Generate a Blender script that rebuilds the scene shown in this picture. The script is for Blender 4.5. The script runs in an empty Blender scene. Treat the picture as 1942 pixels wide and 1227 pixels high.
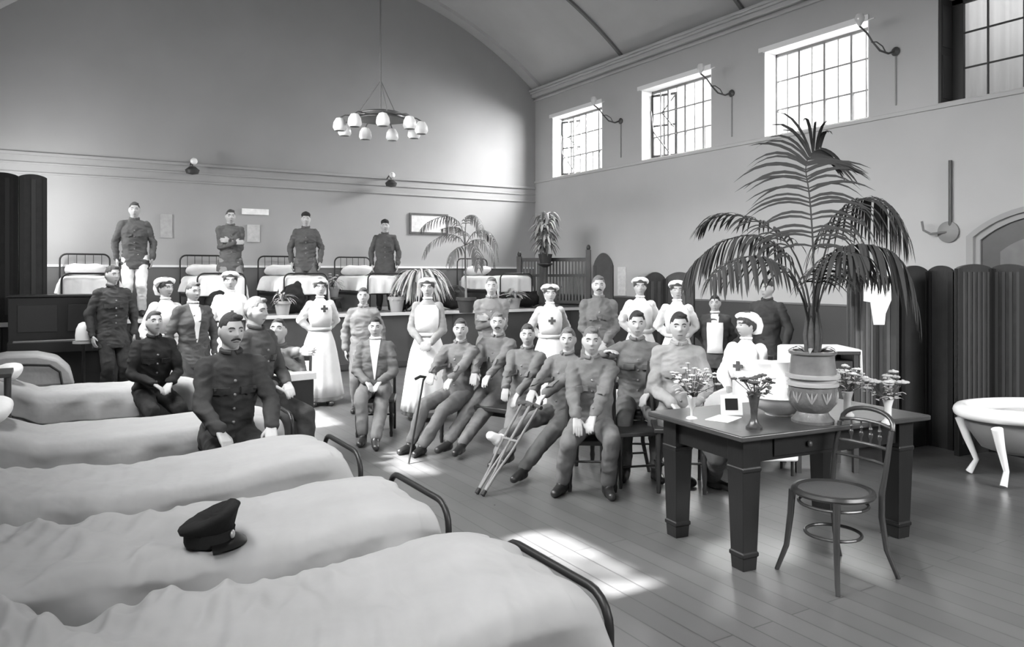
import bpy, bmesh, math, random
from math import sin, cos, pi, radians as R, sqrt, exp, atan2
from mathutils import Vector as V, Matrix, noise
from mathutils.bvhtree import BVHTree
random.seed(7)
SC = bpy.context.scene
COL = SC.collection
# ---------------------------------------------------------------- camera
CX, F, HOR, H = 971.0, 1454.0, 520.0, 1.6
TH = math.atan(881/1454.0)
S_, C_ = sin(TH), cos(TH)
def W(px, z):
    """floor position seen at picture column px, z metres in front of the camera"""
    r = (px-CX)/F
    return (z*(S_+r*C_), z*(C_-r*S_))
def G(px, py, Z=0.0):
    z = (H-Z)*F/(py-HOR)
    x, y = W(px, z)
    return V((x, y, Z))
def P3(px, py, z):
    x, y = W(px, z)
    return V((x, y, H-(py-HOR)*z/F))
cd = bpy.data.cameras.new('camera'); cam = bpy.data.objects.new('camera', cd); COL.objects.link(cam)
cam.location = (0, 0, H); cam.rotation_euler = (pi/2, 0, -TH)
cd.sensor_width = 36; cd.sensor_fit = 'HORIZONTAL'; cd.lens = 36*F/1942
cd.shift_y = -(613.5-HOR)/1942.0
cd.clip_start = .05; cd.clip_end = 200
SC.camera = cam
# ---------------------------------------------------------------- materials
def lin(v):
    c = v/255.0
    return c/12.92 if c <= .04045 else ((c+.055)/1.055)**2.4
MATS = {}
def mat(name, v, rough=.8, spec=.3, bump=None, var=None, metal=0, trans=None, sheen=0):
    """v: sRGB grey 0..255 of the thing itself; bump=(scale, strength[, stretch]); var=(scale, amount)"""
    if name in MATS: return MATS[name]
    m = bpy.data.materials.new(name); m.use_nodes = True
    nt = m.node_tree; b = nt.nodes['Principled BSDF']
    g = lin(v)
    b.inputs['Base Color'].default_value = (g, g, g, 1)
    b.inputs['Roughness'].default_value = rough
    b.inputs['Metallic'].default_value = metal
    b.inputs['Specular IOR Level'].default_value = spec
    if sheen: b.inputs['Sheen Weight'].default_value = sheen
    tc = nt.nodes.new('ShaderNodeTexCoord')
    if var:
        n = nt.nodes.new('ShaderNodeTexNoise'); n.inputs['Scale'].default_value = var[0]; n.inputs['Detail'].default_value = 4
        cr = nt.nodes.new('ShaderNodeMapRange'); a = var[1]
        cr.inputs['To Min'].default_value = g*(1-a); cr.inputs['To Max'].default_value = min(1, g*(1+a))
        cr.inputs['From Min'].default_value = .3; cr.inputs['From Max'].default_value = .7
        nt.links.new(tc.outputs['Object'], n.inputs['Vector']); nt.links.new(n.outputs['Fac'], cr.inputs['Value'])
        nt.links.new(cr.outputs['Result'], b.inputs['Base Color'])
    if bump:
        mp = nt.nodes.new('ShaderNodeMapping'); mp.inputs['Scale'].default_value = bump[2] if len(bump) > 2 else (1, 1, 1)
        n = nt.nodes.new('ShaderNodeTexNoise'); n.inputs['Scale'].default_value = bump[0]; n.inputs['Detail'].default_value = 3
        bp = nt.nodes.new('ShaderNodeBump'); bp.inputs['Strength'].default_value = bump[1]; bp.inputs['Distance'].default_value = .02
        nt.links.new(tc.outputs['Object'], mp.inputs['Vector']); nt.links.new(mp.outputs['Vector'], n.inputs['Vector'])
        nt.links.new(n.outputs['Fac'], bp.inputs['Height']); nt.links.new(bp.outputs['Normal'], b.inputs['Normal'])
    MATS[name] = m
    return m
def cloth(v): return mat('cloth_%d' % v, v, .9, .15, bump=(9, .55), var=(14, .10))
def wood(v, rough=.4): return mat('wood_%d_%d' % (v, rough*10), v, rough, .5, bump=(30, .06, (1, 1, .15)), var=(7, .15))
SKIN = mat('skin', 166, .6, .3, var=(16, .04))
HAIRD = mat('hair_dark', 46, .75, .3, bump=(90, .4))
HAIRM = mat('hair_brown', 66, .75, .3, bump=(90, .4))
HAIRL = mat('hair_fair', 98, .75, .3, bump=(90, .4))
WHITE = mat('white_linen', 226, .85, .15, bump=(7, .5), var=(9, .03))
CAPW = mat('cap_linen', 234, .85, .15, bump=(20, .3))
DARK = mat('near_black', 22, .6, .4)
BOOT = mat('boot_leather', 40, .4, .5)
IRON = mat('bed_iron', 30, .45, .4)
BRASS = mat('lamp_metal', 72, .4, .5, metal=.3)
ENAM = mat('white_enamel', 236, .25, .5)
BLANK = mat('bed_cover_cloth', 152, .9, .15, bump=(5, .8), var=(5, .05))
GREEN = mat('leaf', 78, .5, .4, var=(3, .2))
GREENL = mat('leaf_pale', 165, .5, .4, var=(3, .2))
# ---------------------------------------------------------------- mesh helpers
def BM(): return bmesh.new()
def frame(d):
    d = d.normalized()
    a = V((0, 0, 1)) if abs(d.z) < .9 else V((0, 1, 0))
    u = d.cross(a).normalized(); w = d.cross(u).normalized()
    return u, w
def ringloft(bm, rings, closed_ends=True):
    """rings: lists of Vector, same count, last->first closed round"""
    vs = [[bm.verts.new(p) for p in r] for r in rings]
    n = len(vs[0])
    for a, b in zip(vs[:-1], vs[1:]):
        for i in range(n):
            j = (i+1) % n
            bm.faces.new((a[i], a[j], b[j], b[i]))
    if closed_ends:
        bm.faces.new(vs[0][::-1]); bm.faces.new(vs[-1])
    return vs
def tube(bm, pts, r, n=8):
    pts = [V(p) for p in pts]
    rr = r if isinstance(r, (list, tuple)) else [r]*len(pts)
    rings = []; pu = None
    for i, p in enumerate(pts):
        d = (pts[min(i+1, len(pts)-1)]-pts[max(i-1, 0)])
        if d.length < 1e-9: d = V((0, 0, 1))
        d.normalize()
        if pu is None: u, w = frame(d)
        else:
            u = pu-d*pu.dot(d)
            if u.length < 1e-6: u, w = frame(d)
            else: u.normalize(); w = d.cross(u).normalized()
        pu = u
        rings.append([p+(u*cos(2*pi*k/n)+d.cross(u)*sin(2*pi*k/n))*rr[i] for k in range(n)])
    ringloft(bm, rings)
def capsule(bm, a, b, ra, rb, n=12):
    a, b = V(a), V(b); d = b-a
    if d.length < 1e-5: d = V((0, 0, .0001))
    d = d.normalized()
    pts = []; rr = []
    for t in (-.98, -.8, -.45): pts.append(a+d*t*ra); rr.append(ra*sqrt(1-t*t))
    pts.append(a); rr.append(ra); pts.append(b); rr.append(rb)
    for t in (.45, .8, .98): pts.append(b+d*t*rb); rr.append(rb*sqrt(1-t*t))
    rings = []; u, w = frame(d)
    for p, r in zip(pts, rr): rings.append([p+(u*cos(2*pi*k/n)+w*sin(2*pi*k/n))*r for k in range(n)])
    ringloft(bm, rings)
def box(bm, x0, x1, y0, y1, z0, z1, M=None):
    c = [V((x, y, z)) for z in (z0, z1) for y in (y0, y1) for x in (x0, x1)]
    if M is not None: c = [M @ p for p in c]
    v = [bm.verts.new(p) for p in c]
    for f in ((0, 2, 3, 1), (4, 5, 7, 6), (0, 1, 5, 4), (1, 3, 7, 5), (3, 2, 6, 7), (2, 0, 4, 6)):
        bm.faces.new([v[i] for i in f])
def lathe(bm, prof, c=(0, 0, 0), n=24, fn=None):
    """prof: (radius, z) list"""
    rings = []
    for r, z in prof:
        rings.append([V((c[0]+max(r, 1e-4)*(fn(2*pi*k/n, z) if fn else 1)*cos(2*pi*k/n), c[1]+max(r, 1e-4)*(fn(2*pi*k/n, z) if fn else 1)*sin(2*pi*k/n), c[2]+z)) for k in range(n)])
    ringloft(bm, rings)
def ellipsoid(bm, c, rx, ry, rz, n=14, m=9, M=None):
    c = V(c); rings = []
    for i in range(m+1):
        t = pi*(.02+.96*i/m)-pi/2
        ring = [V((rx*cos(t)*cos(2*pi*k/n), ry*cos(t)*sin(2*pi*k/n), rz*sin(t))) for k in range(n)]
        if M is not None: ring = [M @ p for p in ring]
        rings.append([c+p for p in ring])
    ringloft(bm, rings)
def fix(bm):
    bmesh.ops.recalc_face_normals(bm, faces=bm.faces[:])
def link(name, me, m, parent=None, smooth=True, ang=None):
    if m is not None:
        me.materials.clear(); me.materials.append(m)
    if smooth: me.polygons.foreach_set('use_smooth', [True]*len(me.polygons))
    o = bpy.data.objects.new(name, me); COL.objects.link(o)
    if parent is not None: o.parent = parent
    return o
def obj(name, bm, m, parent=None, smooth=True, bevel=0, solid=0, ang=40):
    fix(bm)
    me = bpy.data.meshes.new(name); bm.to_mesh(me); bm.free()
    o = link(name, me, m, parent, False)
    if smooth:
        me.polygons.foreach_set('use_smooth', [True]*len(me.polygons))
        me.set_sharp_from_angle(angle=R(ang))
    if solid:
        md = o.modifiers.new('s', 'SOLIDIFY'); md.thickness = solid; md.offset = -1
    if bevel:
        md = o.modifiers.new('b', 'BEVEL'); md.width = bevel; md.segments = 2; md.limit_method = 'ANGLE'
    return o
def remeshed(name, bm, vox, it=3, fac=.5):
    """union of the overlapping shapes in bm as one continuous surface"""
    fix(bm)
    me = bpy.data.meshes.new(name); bm.to_mesh(me); bm.free()
    o = bpy.data.objects.new(name, me); COL.objects.link(o)
    md = o.modifiers.new('r', 'REMESH'); md.mode = 'VOXEL'; md.voxel_size = vox; md.use_smooth_shade = True
    if it:
        s = o.modifiers.new('s', 'SMOOTH'); s.factor = fac; s.iterations = it
    dg = bpy.context.evaluated_depsgraph_get(); dg.update()
    out = bpy.data.meshes.new_from_object(o.evaluated_get(dg))
    bpy.data.objects.remove(o); bpy.data.meshes.remove(me)
    out.name = name
    return out
def thing(name, label, cat, loc=(0, 0, 0), rz=0, group=None):
    o = bpy.data.objects.new(name, None); COL.objects.link(o); o.empty_display_size = .1
    o.location = loc; o.rotation_euler = (0, 0, rz); o['label'] = label; o['category'] = cat
    if group: o['group'] = group
    return o
def tag(o, label, cat, group=None, kind=None):
    o['label'] = label; o['category'] = cat
    if group: o['group'] = group
    if kind: o['kind'] = kind
    return o
def struct(name, bm, m, smooth=False, **k):
    o = obj(name, bm, m, None, smooth, **k); o['kind'] = 'structure'; return o
# ================================================================ the hall
XL, XR, YB, YF = -.76, 9.46, -4.2, 14.6
WALLM = mat('wall_plaster', 180, .85, .2, bump=(60, .04), var=(1.1, .03))
CEILM = mat('ceiling_plaster', 185, .85, .2, var=(1.5, .04))
DADO = mat('dado_paint', 66, .5, .4, var=(2, .1))
TRIMW = mat('white_trim', 222, .6, .3)
bm = BM(); box(bm, XL-.4, XR+.5, YB-.3, YF+.3, -.2, 0)
# floor: dark waxed boards
fm = bpy.data.materials.new('waxed_floor'); fm.use_nodes = True; nt = fm.node_tree; b = nt.nodes['Principled BSDF']
tc = nt.nodes.new('ShaderNodeTexCoord'); mp = nt.nodes.new('ShaderNodeMapping'); mp.inputs['Rotation'].default_value = (0, 0, pi/2)
br = nt.nodes.new('ShaderNodeTexBrick'); br.inputs['Scale'].default_value = 1; br.inputs['Brick Width'].default_value = 2.4; br.inputs['Row Height'].default_value = .13
br.inputs['Mortar Size'].default_value = .004
g1, g2, g3 = lin(92), lin(84), lin(62)
br.inputs['Color1'].default_value = (g1, g1, g1, 1); br.inputs['Color2'].default_value = (g2, g2, g2, 1); br.inputs['Mortar'].default_value = (g3, g3, g3, 1)
nz = nt.nodes.new('ShaderNodeTexNoise'); nz.inputs['Scale'].default_value = 1.2; nz.inputs['Detail'].default_value = 5
mr = nt.nodes.new('ShaderNodeMapRange'); mr.inputs['From Min'].default_value = .3; mr.inputs['From Max'].default_value = .7; mr.inputs['To Min'].default_value = .27; mr.inputs['To Max'].default_value = .40
L = nt.links.new
L(tc.outputs['Object'], mp.inputs['Vector']); L(mp.outputs['Vector'], br.inputs['Vector']); L(br.outputs['Color'], b.inputs['Base Color'])
L(tc.outputs['Object'], nz.inputs['Vector']); L(nz.outputs['Fac'], mr.inputs['Value']); L(mr.outputs['Result'], b.inputs['Roughness'])
b.inputs['Specular IOR Level'].default_value = .75
struct('floor', bm, fm)
# vault (segmental barrel)
VR, VX, VZ = 8.0, 4.35, -.36
def vault(r, a): return V((VX+r*sin(a), 0, VZ+r*cos(a)))
aR = math.asin((XR-VX)/VR); aL = -aR
NV = 48
def arcpts(r, x0=XL, x1=XR, n=NV):
    a0 = math.asin((x0-VX)/r); a1 = math.asin((x1-VX)/r)
    return [vault(r, a0+(a1-a0)*i/n) for i in range(n+1)]
bm = BM()
inn = arcpts(VR); out = [p+V((0, 0, .25)) for p in inn]
prof = inn+out[::-1]
ringloft(bm, [[V((p.x, y, p.z)) for p in prof] for y in (YB-.3, YF+.3)])
struct('ceiling', bm, CEILM, smooth=True)
ZS = inn[-1].z    # springing height
# far gable wall
bm = BM()
gp = [V((XL-.4, 0, 0)), V((XR+.4, 0, 0)), V((XR+.4, 0, ZS))]+[p+V((0, 0, .1)) for p in inn[::-1]]+[V((XL-.4, 0, ZS))]
ringloft(bm, [[V((p.x, y, p.z)) for p in gp] for y in (YF, YF+.3)])
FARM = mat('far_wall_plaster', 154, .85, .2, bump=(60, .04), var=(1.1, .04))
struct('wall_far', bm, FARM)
bm = BM(); ringloft(bm, [[V((p.x, y, p.z)) for p in gp] for y in (YB-.3, YB)])
struct('wall_back', bm, WALLM)
# right wall with window openings
WZ0, WZ1 = 3.72, 5.03
WINS = [(3.60, 5.40), (6.34, 8.10), (9.20, 10.96), (12.14, 13.90)]
WT = .40
bm = BM()
box(bm, XR, XR+WT, YB, YF, 0, WZ0); box(bm, XR, XR+WT, YB, YF, WZ1, ZS+.15)
ys = [YB]+[v for w in WINS for v in w]+[YF]
for i in range(0, len(ys), 2): box(bm, XR, XR+WT, ys[i], ys[i+1], WZ0, WZ1)
struct('wall_right', bm, WALLM)
# left wall (outside the frame) with the sunny openings the floor patches come from
LW = [(3.0, 4.0), (5.55, 6.45), (7.9, 8.9)]
LZ0, LZ1 = 4.02, 4.62
bm = BM()
box(bm, XL-.14, XL, YB, YF, 0, LZ0); box(bm, XL-.14, XL, YB, YF, LZ1, ZS+.15)
ys = [YB]+[v for w in LW for v in w]+[YF]
for i in range(0, len(ys), 2): box(bm, XL-.14, XL, ys[i], ys[i+1], LZ0, LZ1)
struct('wall_left', bm, WALLM)
# cornice, string course, dado, picture rail
bm = BM()
box(bm, XR-.05, XR, YB, YF, 5.50, 5.545); box(bm, XR-.10, XR, YB, YF, 5.58, 5.66); box(bm, XR-.17, XR, YB, YF, 5.70, 5.75); box(bm, XR-.14, XR, YB, YF, 5.66, 5.70)
struct('trim_1', bm, CEILM, bevel=.012)
bm = BM(); box(bm, XR-.03, XR, YB, YF, WZ0-.07, WZ0-.015)
struct('trim_2', bm, WALLM, bevel=.008)
# arch rim against the far wall and ribs across the vault
bm = BM()
def rib(y0, y1, drop):
    a = arcpts(VR-drop, XL+.01, XR-.01); c = arcpts(VR+.03, XL+.01, XR-.01)
    pr = a+c[::-1]
    ringloft(bm, [[V((p.x, y, p.z)) for p in pr] for y in (y0, y1)])
rib(14.30, YF-.002, .07)
struct('trim_3', bm, CEILM, smooth=True)
RIBM = mat('vault_rib', 118, .8, .2)
for k, y in enumerate((11.5, 8.5, 5.6, 2.7)):
    bm = BM(); rib(y-.03, y+.03, .045); struct('trim_%d' % (4+k), bm, RIBM, smooth=True)
bm = BM()
box(bm, XL, XR, YF-.035, YF, 3.52, 3.57); box(bm, XL, XR, YF-.02, YF, 3.38, 3.41); box(bm, XL, XR, YF-.025, YF, 3.22, 3.25)
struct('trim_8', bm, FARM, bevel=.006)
bm = BM(); box(bm, XR-.02, XR, -1.0, YF-.02, 0, 1.15); struct('baseboard_right', bm, DADO)
bm = BM(); box(bm, XR-.035, XR, -1.0, YF-.02, 1.151, 1.18); struct('trim_9', bm, mat('dado_cap', 105, .5), bevel=.005)
bm = BM(); box(bm, XL+.01, XR-.03, YF-.03, YF, .95, 1.72); struct('baseboard_far', bm, mat('far_dado', 96, .6, var=(2, .1)))
bm = BM(); box(bm, XL+.01, XR-.03, YF-.05, YF, 1.722, 1.76); struct('trim_10', bm, TRIMW)
# ---- windows
GLASS = bpy.data.materials.new('window_glass'); GLASS.use_nodes = True; nt = GLASS.node_tree
b = nt.nodes['Principled BSDF']; nt.nodes.remove(b)
tr = nt.nodes.new('ShaderNodeBsdfTransparent'); gl = nt.nodes.new('ShaderNodeBsdfGlossy'); gl.inputs['Roughness'].default_value = .05
mx = nt.nodes.new('ShaderNodeMixShader'); mx.inputs[0].default_value = .05
nt.links.new(tr.outputs[0], mx.inputs[1]); nt.links.new(gl.outputs[0], mx.inputs[2]); nt.links.new(mx.outputs[0], nt.nodes['Material Output'].inputs['Surface'])
REVW = mat('white_reveal', 235, .7, .2)
FRAMG = mat('sash_paint', 120, .6, .3); FRAMD = mat('dark_sash_paint', 52, .5, .3)
XG = XR+.27
for wi, (y0, y1) in enumerate(WINS):
    w = thing('window_%d' % (4-wi), '', 'window', (XG, (y0+y1)/2, WZ0)); del w['label']; del w['category']; w['kind'] = 'structure'
    hw = (y1-y0)/2; hz = WZ1-WZ0
    dark = (wi == 0)
    if not dark:
        bm = BM()   # white painted reveal lining
        for s in (-1, 1): box(bm, XR-XG, .1, s*hw-(.012 if s > 0 else 0), s*hw+(.012 if s < 0 else 0), 0, hz)
        box(bm, XR-XG-.015, .1, -hw-.09, hw+.02, hz-.012, hz+.0); box(bm, XR-XG-.02, XR-XG-.001, -hw-.0, hw+.10, hz+.001, hz+.07)
        obj('reveal_lining', bm, REVW, w, False)
    fmat = FRAMD if dark else FRAMG
    bm = BM(); t = .035 if not dark else .05
    box(bm, -.02, .03, -hw, hw, 0, t); box(bm, -.02, .03, -hw, hw, hz-t-.02, hz)
    box(bm, -.02, .03, -hw, -hw+t, t, hz); box(bm, -.02, .03, hw-(.17 if dark else t), hw, t, hz)
    cols = 4 if not dark else 2
    for c in range(1, cols):
        yy = -hw+2*hw*c/cols; tt = .018 if not dark else .05
        box(bm, -.02, .03, yy-tt, yy+tt, t, hz-t)
    obj('window_frame', bm, fmat, w, False, bevel=.004)
    bm = BM()
    for c in range(cols):
        yy = -hw+2*hw*(c+.5)/cols; box(bm, -.005, .02, yy-.008, yy+.008, t, hz-t)
    for rz in (1/3, 2/3): box(bm, -.006, .021, -hw+t, hw-t, hz*rz-.009, hz*rz+.009)
    obj('glazing_bar', bm, fmat, w, False)
    bm = BM(); box(bm, .006, .010, -hw+.01, hw-.01, .01, hz-.01); obj('pane', bm, GLASS, w, False)
    if wi in (2, 3):   # tilted open casement in the far third
        bm = BM(); M = Matrix.Translation((-.05, hw-.03, hz-.08)) @ Matrix.Rotation(R(24), 4, 'Z') @ Matrix.Rotation(R(0), 4, 'Y')
        ww, hh = .50, hz-.14
        for a in ((0, .03, -ww, 0, -.04, 0), (0, .03, -ww, 0, -hh, -hh+.04), (0, .03, -ww, -ww+.04, -hh, 0), (0, .03, -.04, 0, -hh, 0), (0, .03, -ww, 0, -hh*.5-.015, -hh*.5+.015), (0, .03, -ww*.5-.012, -ww*.5+.012, -hh, 0)):
            box(bm, *a, M=M)
        obj('casement', bm, FRAMD, w, False)
        bm = BM(); tube(bm, [M @ V((.0, -ww, -.02)), V((-.02, hw-.28, hz-.45)), V((-.03, hw-.60, hz-.75))], .012, 6)
        tube(bm, [M @ V((-.02, 0, -.3)), V((-.16, hw-.2, hz-.8)), V((-.05, hw-.5, .10))], .01, 6)
        obj('stay_bar', bm, FRAMD, w)
# dark inner shutter of the near window and the cloth behind its panes
w = thing('window_shutter', 'dark folded shutter in the left jamb of the nearest high window', 'shutter', (XR, 5.40, WZ0))
bm = BM(); box(bm, .0, .25, -.035, -.002, .0, WZ1-WZ0); obj('leaf', bm, FRAMD, w, False, bevel=.004)
bm = BM(); box(bm, .03, .22, -.045, -.034, .06, .60); box(bm, .03, .22, -.045, -.034, .70, 1.22); obj('panel', bm, FRAMD, w, False, bevel=.004)
bm = BM()
n = 60; rows = []
for j in range(2):
    rows.append([V((XG+.14+.02*sin(i*1.3)+.015*sin(i*.5), 3.58+1.84*i/n, 3.66+1.42*j)) for i in range(n+1)])
for i in range(n):
    bm.faces.new([bm.verts.new(p) for p in (rows[0][i], rows[0][i+1], rows[1][i+1], rows[1][i])])
bmesh.ops.remove_doubles(bm, verts=bm.verts[:], dist=1e-5)
cm = bpy.data.materials.new('thin_curtain'); cm.use_nodes = True; nt = cm.node_tree; nt.nodes.remove(nt.nodes['Principled BSDF'])
d1 = nt.nodes.new('ShaderNodeBsdfDiffuse'); d2 = nt.nodes.new('ShaderNodeBsdfTranslucent'); mx = nt.nodes.new('ShaderNodeMixShader'); mx.inputs[0].default_value = .5
for d in (d1, d2): d.inputs['Color'].default_value = (.20, .20, .20, 1)
nt.links.new(d1.outputs[0], mx.inputs[1]); nt.links.new(d2.outputs[0], mx.inputs[2]); nt.links.new(mx.outputs[0], nt.nodes['Material Output'].inputs['Surface'])
tag(obj('curtain', bm, cm, None, True, ang=180), 'pale pleated curtain behind the panes of the nearest high window', 'curtain')
# arched door far right
dw = thing('door_1', '', 'door', (XR, 4.15, 0)); del dw['label']; del dw['category']; dw['kind'] = 'structure'
def archpoly(hw, z0, zs, rise, n=16):
    r = (hw*hw+rise*rise)/(2*rise); a = math.asin(hw/r)
    return [V((0, -hw, z0))]+[V((0, r*sin(-a+2*a*i/n), zs+rise-r+r*cos(-a+2*a*i/n))) for i in range(n+1)]+[V((0, hw, z0))]
def archring(bm, x0, x1, o, i):
    for s, (a, b_) in enumerate(zip(o[:-1], o[1:])):
        c, d = i[s], i[s+1]
        q = [V((x, p.y, p.z)) for x in (x0, x1) for p in (a, b_, d, c)]
        v = [bm.verts.new(p) for p in q]
        for f in ((0, 1, 2, 3), (7, 6, 5, 4), (0, 4, 5, 1), (1, 5, 6, 2), (2, 6, 7, 3), (3, 7, 4, 0)): bm.faces.new([v[k] for k in f])
bm = BM(); archring(bm, -.10, 0, archpoly(.86, 0, 2.05, .33), archpoly(.78, 0, 2.04, .28)); archring(bm, -.06, -.001, archpoly(.78, 0, 2.04, .28), archpoly(.72, 0, 2.0, .26))
obj('door_architrave', bm, mat('door_moulding', 150, .6), dw, False)
bm = BM(); p = archpoly(.72, 0, 2.0, .26)
ringloft(bm, [[V((x, q.y, q.z)) for q in p] for x in (-.03, -.001)]); obj('door_leaf', bm, wood(58), dw, False)
bm = BM(); p = archpoly(.50, 1.55, 1.86, .18); ringloft(bm, [[V((x, q.y, q.z)) for q in p] for x in (-.05, -.031)]); obj('fanlight', bm, wood(92, .3), dw, False)
# stage
SZ, SY = .95, 12.2
bm = BM(); box(bm, XL+.01, XR-.04, SY, YF-.06, 0, SZ-.04); STG = mat('stage_front_paint', 74, .6, .3, var=(3, .1))
o = struct('trim_11', bm, STG)
bm = BM(); box(bm, XL+.01, XR-.04, SY-.04, YF-.06, SZ-.038, SZ); struct('trim_12', bm, mat('stage_boards', 120, .5), bevel=.004)
bm = BM(); box(bm, XL+.01, XR-.04, SY-.065, SY-.041, SZ-.05, SZ+.005); struct('trim_13', bm, mat('stage_nosing', 205, .5), bevel=.003)
bm = BM()
for i in range(12):
    x = XL+.2+i*.84; box(bm, x, x+.04, SY-.02, SY-.001, 0.03, SZ-.06)
box(bm, XL+.2, XR-.1, SY-.022, SY-.0005, .03, .12); struct('trim_14', bm, mat('stage_front_rail', 62, .6))
# ================================================================ people
HS = 1.0
def head_def(p):
    """ellipsoid point -> head surface point (head frame: -Y is the face, origin mid-head, chin -.118, crown +.118)"""
    x, y, z = p
    t = min(max((-z-.005)/.11, 0), 1)
    x *= 1-.30*t*t; 
    if y > 0: y *= 1-.30*t
    else: y = y*(1-.04*t)-.010*t*t
    if y > 0 and z > -.03: y *= 1.06
    if y < 0:
        y += .009*exp(-((abs(x)-.031)/.015)**2-((z-.004)/.012)**2)
        y -= .005*exp(-((abs(x)-.026)/.022)**2-((z-.026)/.008)**2)
        nz = 0
        if -.038 < z < .02: nz = .029*(1-((z+.026)/.046 if z > -.026 else (-.026-z)/.012)) 
        y -= max(nz, 0)*exp(-(x/(.0085+.005*(z < -.016)))**2)
        y -= .006*exp(-(x/.022)**2-((z+.056)/.007)**2)+.005*exp(-(x/.018)**2-((z+.072)/.006)**2)
        y += .004*exp(-(x/.020)**2-((z+.064)/.003)**2)
        y -= .004*exp(-((abs(x)-.042)/.015)**2-((z+.018)/.016)**2)
        y -= .006*exp(-(x/.016)**2-((z+.104)/.012)**2)
    return V((x, y, z))
HA, HB, HC = .074, .094, .118
def head_surf(x, z, off=0):
    q = 1-(x/HA)**2-(z/HC)**2
    return head_def((x, -HB*sqrt(max(q, .02)), z))+V((0, -off, 0))
def head_mesh(bm, M, n=44, m=34, fn=None):
    rings = []
    for i in range(m+1):
        t = pi*(.012+.976*i/m)-pi/2; ring = []
        for k in range(n):
            a = 2*pi*k/n
            p = head_def((HA*cos(t)*cos(a), HB*cos(t)*sin(a), HC*sin(t)))
            if fn: p = fn(p)
            ring.append(M @ p)
        rings.append(ring)
    ringloft(bm, rings)
def ik(a, tgt, l1, l2, pole):
    a, tgt, pole = V(a), V(tgt), V(pole)
    d = tgt-a; L = min(max(d.length, .05), (l1+l2)*.998)
    d.normalize(); tgt = a+d*L
    c = (l1*l1+L*L-l2*l2)/(2*l1*L); c = min(max(c, -1), 1)
    pp = pole-d*pole.dot(d)
    if pp.length < 1e-4: pp = V((1, 0, 0))
    pp.normalize()
    return a+d*(l1*c)+pp*(l1*sqrt(max(0, 1-c*c))), tgt
def hand(bm, w, d, n, th, k, curl=.5):
    d = d.normalized(); n = (n-d*n.dot(d)).normalized(); s = d.cross(n).normalized()
    if s.dot(th) < 0: s = -s
    for o in (-.028, -.010, .010, .028): capsule(bm, w+s*o*k*.6-d*.01, w+(d*.082+s*o)*k, .0145*k, .0135*k, 8)
    for o, l in ((-.031, .056), (-.0105, .070), (.0105, .076), (.031, .068)):
        p = w+(d*.085+s*o)*k; a = curl*.35; r = .0092*k
        for q, f in ((.42, 1), (.33, 2.2), (.25, 3.2)):
            dd = d*cos(a*f)+n*sin(a*f)+s*(o*1.2)
            e = p+dd*l*q*k; capsule(bm, p, e, r, r*.92, 8); p = e; r *= .92
    p = w+(d*.022+s*.026)*k; e = p+(d*.55+s*.62+n*.25).normalized()*.040*k; capsule(bm, p, e, .0125*k, .0105*k, 8)
    f = e+(d*.85+s*.15+n*.3).normalized()*.030*k; capsule(bm, e, f, .0105*k, .009*k, 8)
def eloft(bm, secs, n=28, fold=None):
    """secs: (centre Vector, rx, ry)"""
    rings = []
    for c, rx, ry in secs:
        rings.append([V((c.x+rx*cos(2*pi*i/n)*(fold(2*pi*i/n, c.z) if fold else 1), c.y+ry*sin(2*pi*i/n)*(fold(2*pi*i/n, c.z) if fold else 1), c.z)) for i in range(n)])
    ringloft(bm, rings)
def shell(bm, secs, a0, a1, off, th, n=22):
    """part of a body loft as a thin closed panel; angle 0 is the front"""
    o = []; i_ = []
    for c, rx, ry in secs:
        for lst, e in ((o, off+th), (i_, off)):
            lst.append([V((c.x+(rx+e)*sin(a0+(a1-a0)*k/n), c.y-(ry+e)*cos(a0+(a1-a0)*k/n), c.z)) for k in range(n+1)])
    rings = [a+b[::-1] for a, b in zip(o, i_)]
    ringloft(bm, rings)
def cross_mesh(bm, c, nrm, s, t=.006):
    nrm = nrm.normalized(); u = V((0, 0, 1)).cross(nrm).normalized(); w = nrm.cross(u)
    M = Matrix((u.to_4d(), w.to_4d(), nrm.to_4d(), (0, 0, 0, 1))).transposed(); M.translation = c
    M[3][3] = 1
    for k in range(3): M[3][k] = 0
    box(bm, -s, s, -s*.34, s*.34, 0, t, M=M); box(bm, -s*.34, s*.34, -s, s, 0, t*1.1, M=M)
PEOPLE = []
def crease(me, ph, amp, f=(5, 5, 11)):
    n = len(me.vertices); co = [0.0]*(3*n); no = [0.0]*(3*n)
    me.vertices.foreach_get('co', co); me.vertices.foreach_get('normal', no)
    nn = noise.noise
    for i in range(0, 3*n, 3):
        x, y, z = co[i], co[i+1], co[i+2]
        w_ = nn(V((x*3.1+ph, y*3.1, z*3.1)))*1.6
        a = amp*(nn(V((x*f[0]+ph+w_, y*f[1], z*f[2]+w_)))+.55*(1-2.2*abs(nn(V((x*f[0]*1.7, y*f[1]*1.7+ph, z*f[2]*1.5+w_))))))
        co[i] = x+no[i]*a; co[i+1] = y+no[i+1]*a; co[i+2] = z+no[i+2]*a
    me.vertices.foreach_set('co', co); me.update()
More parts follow.
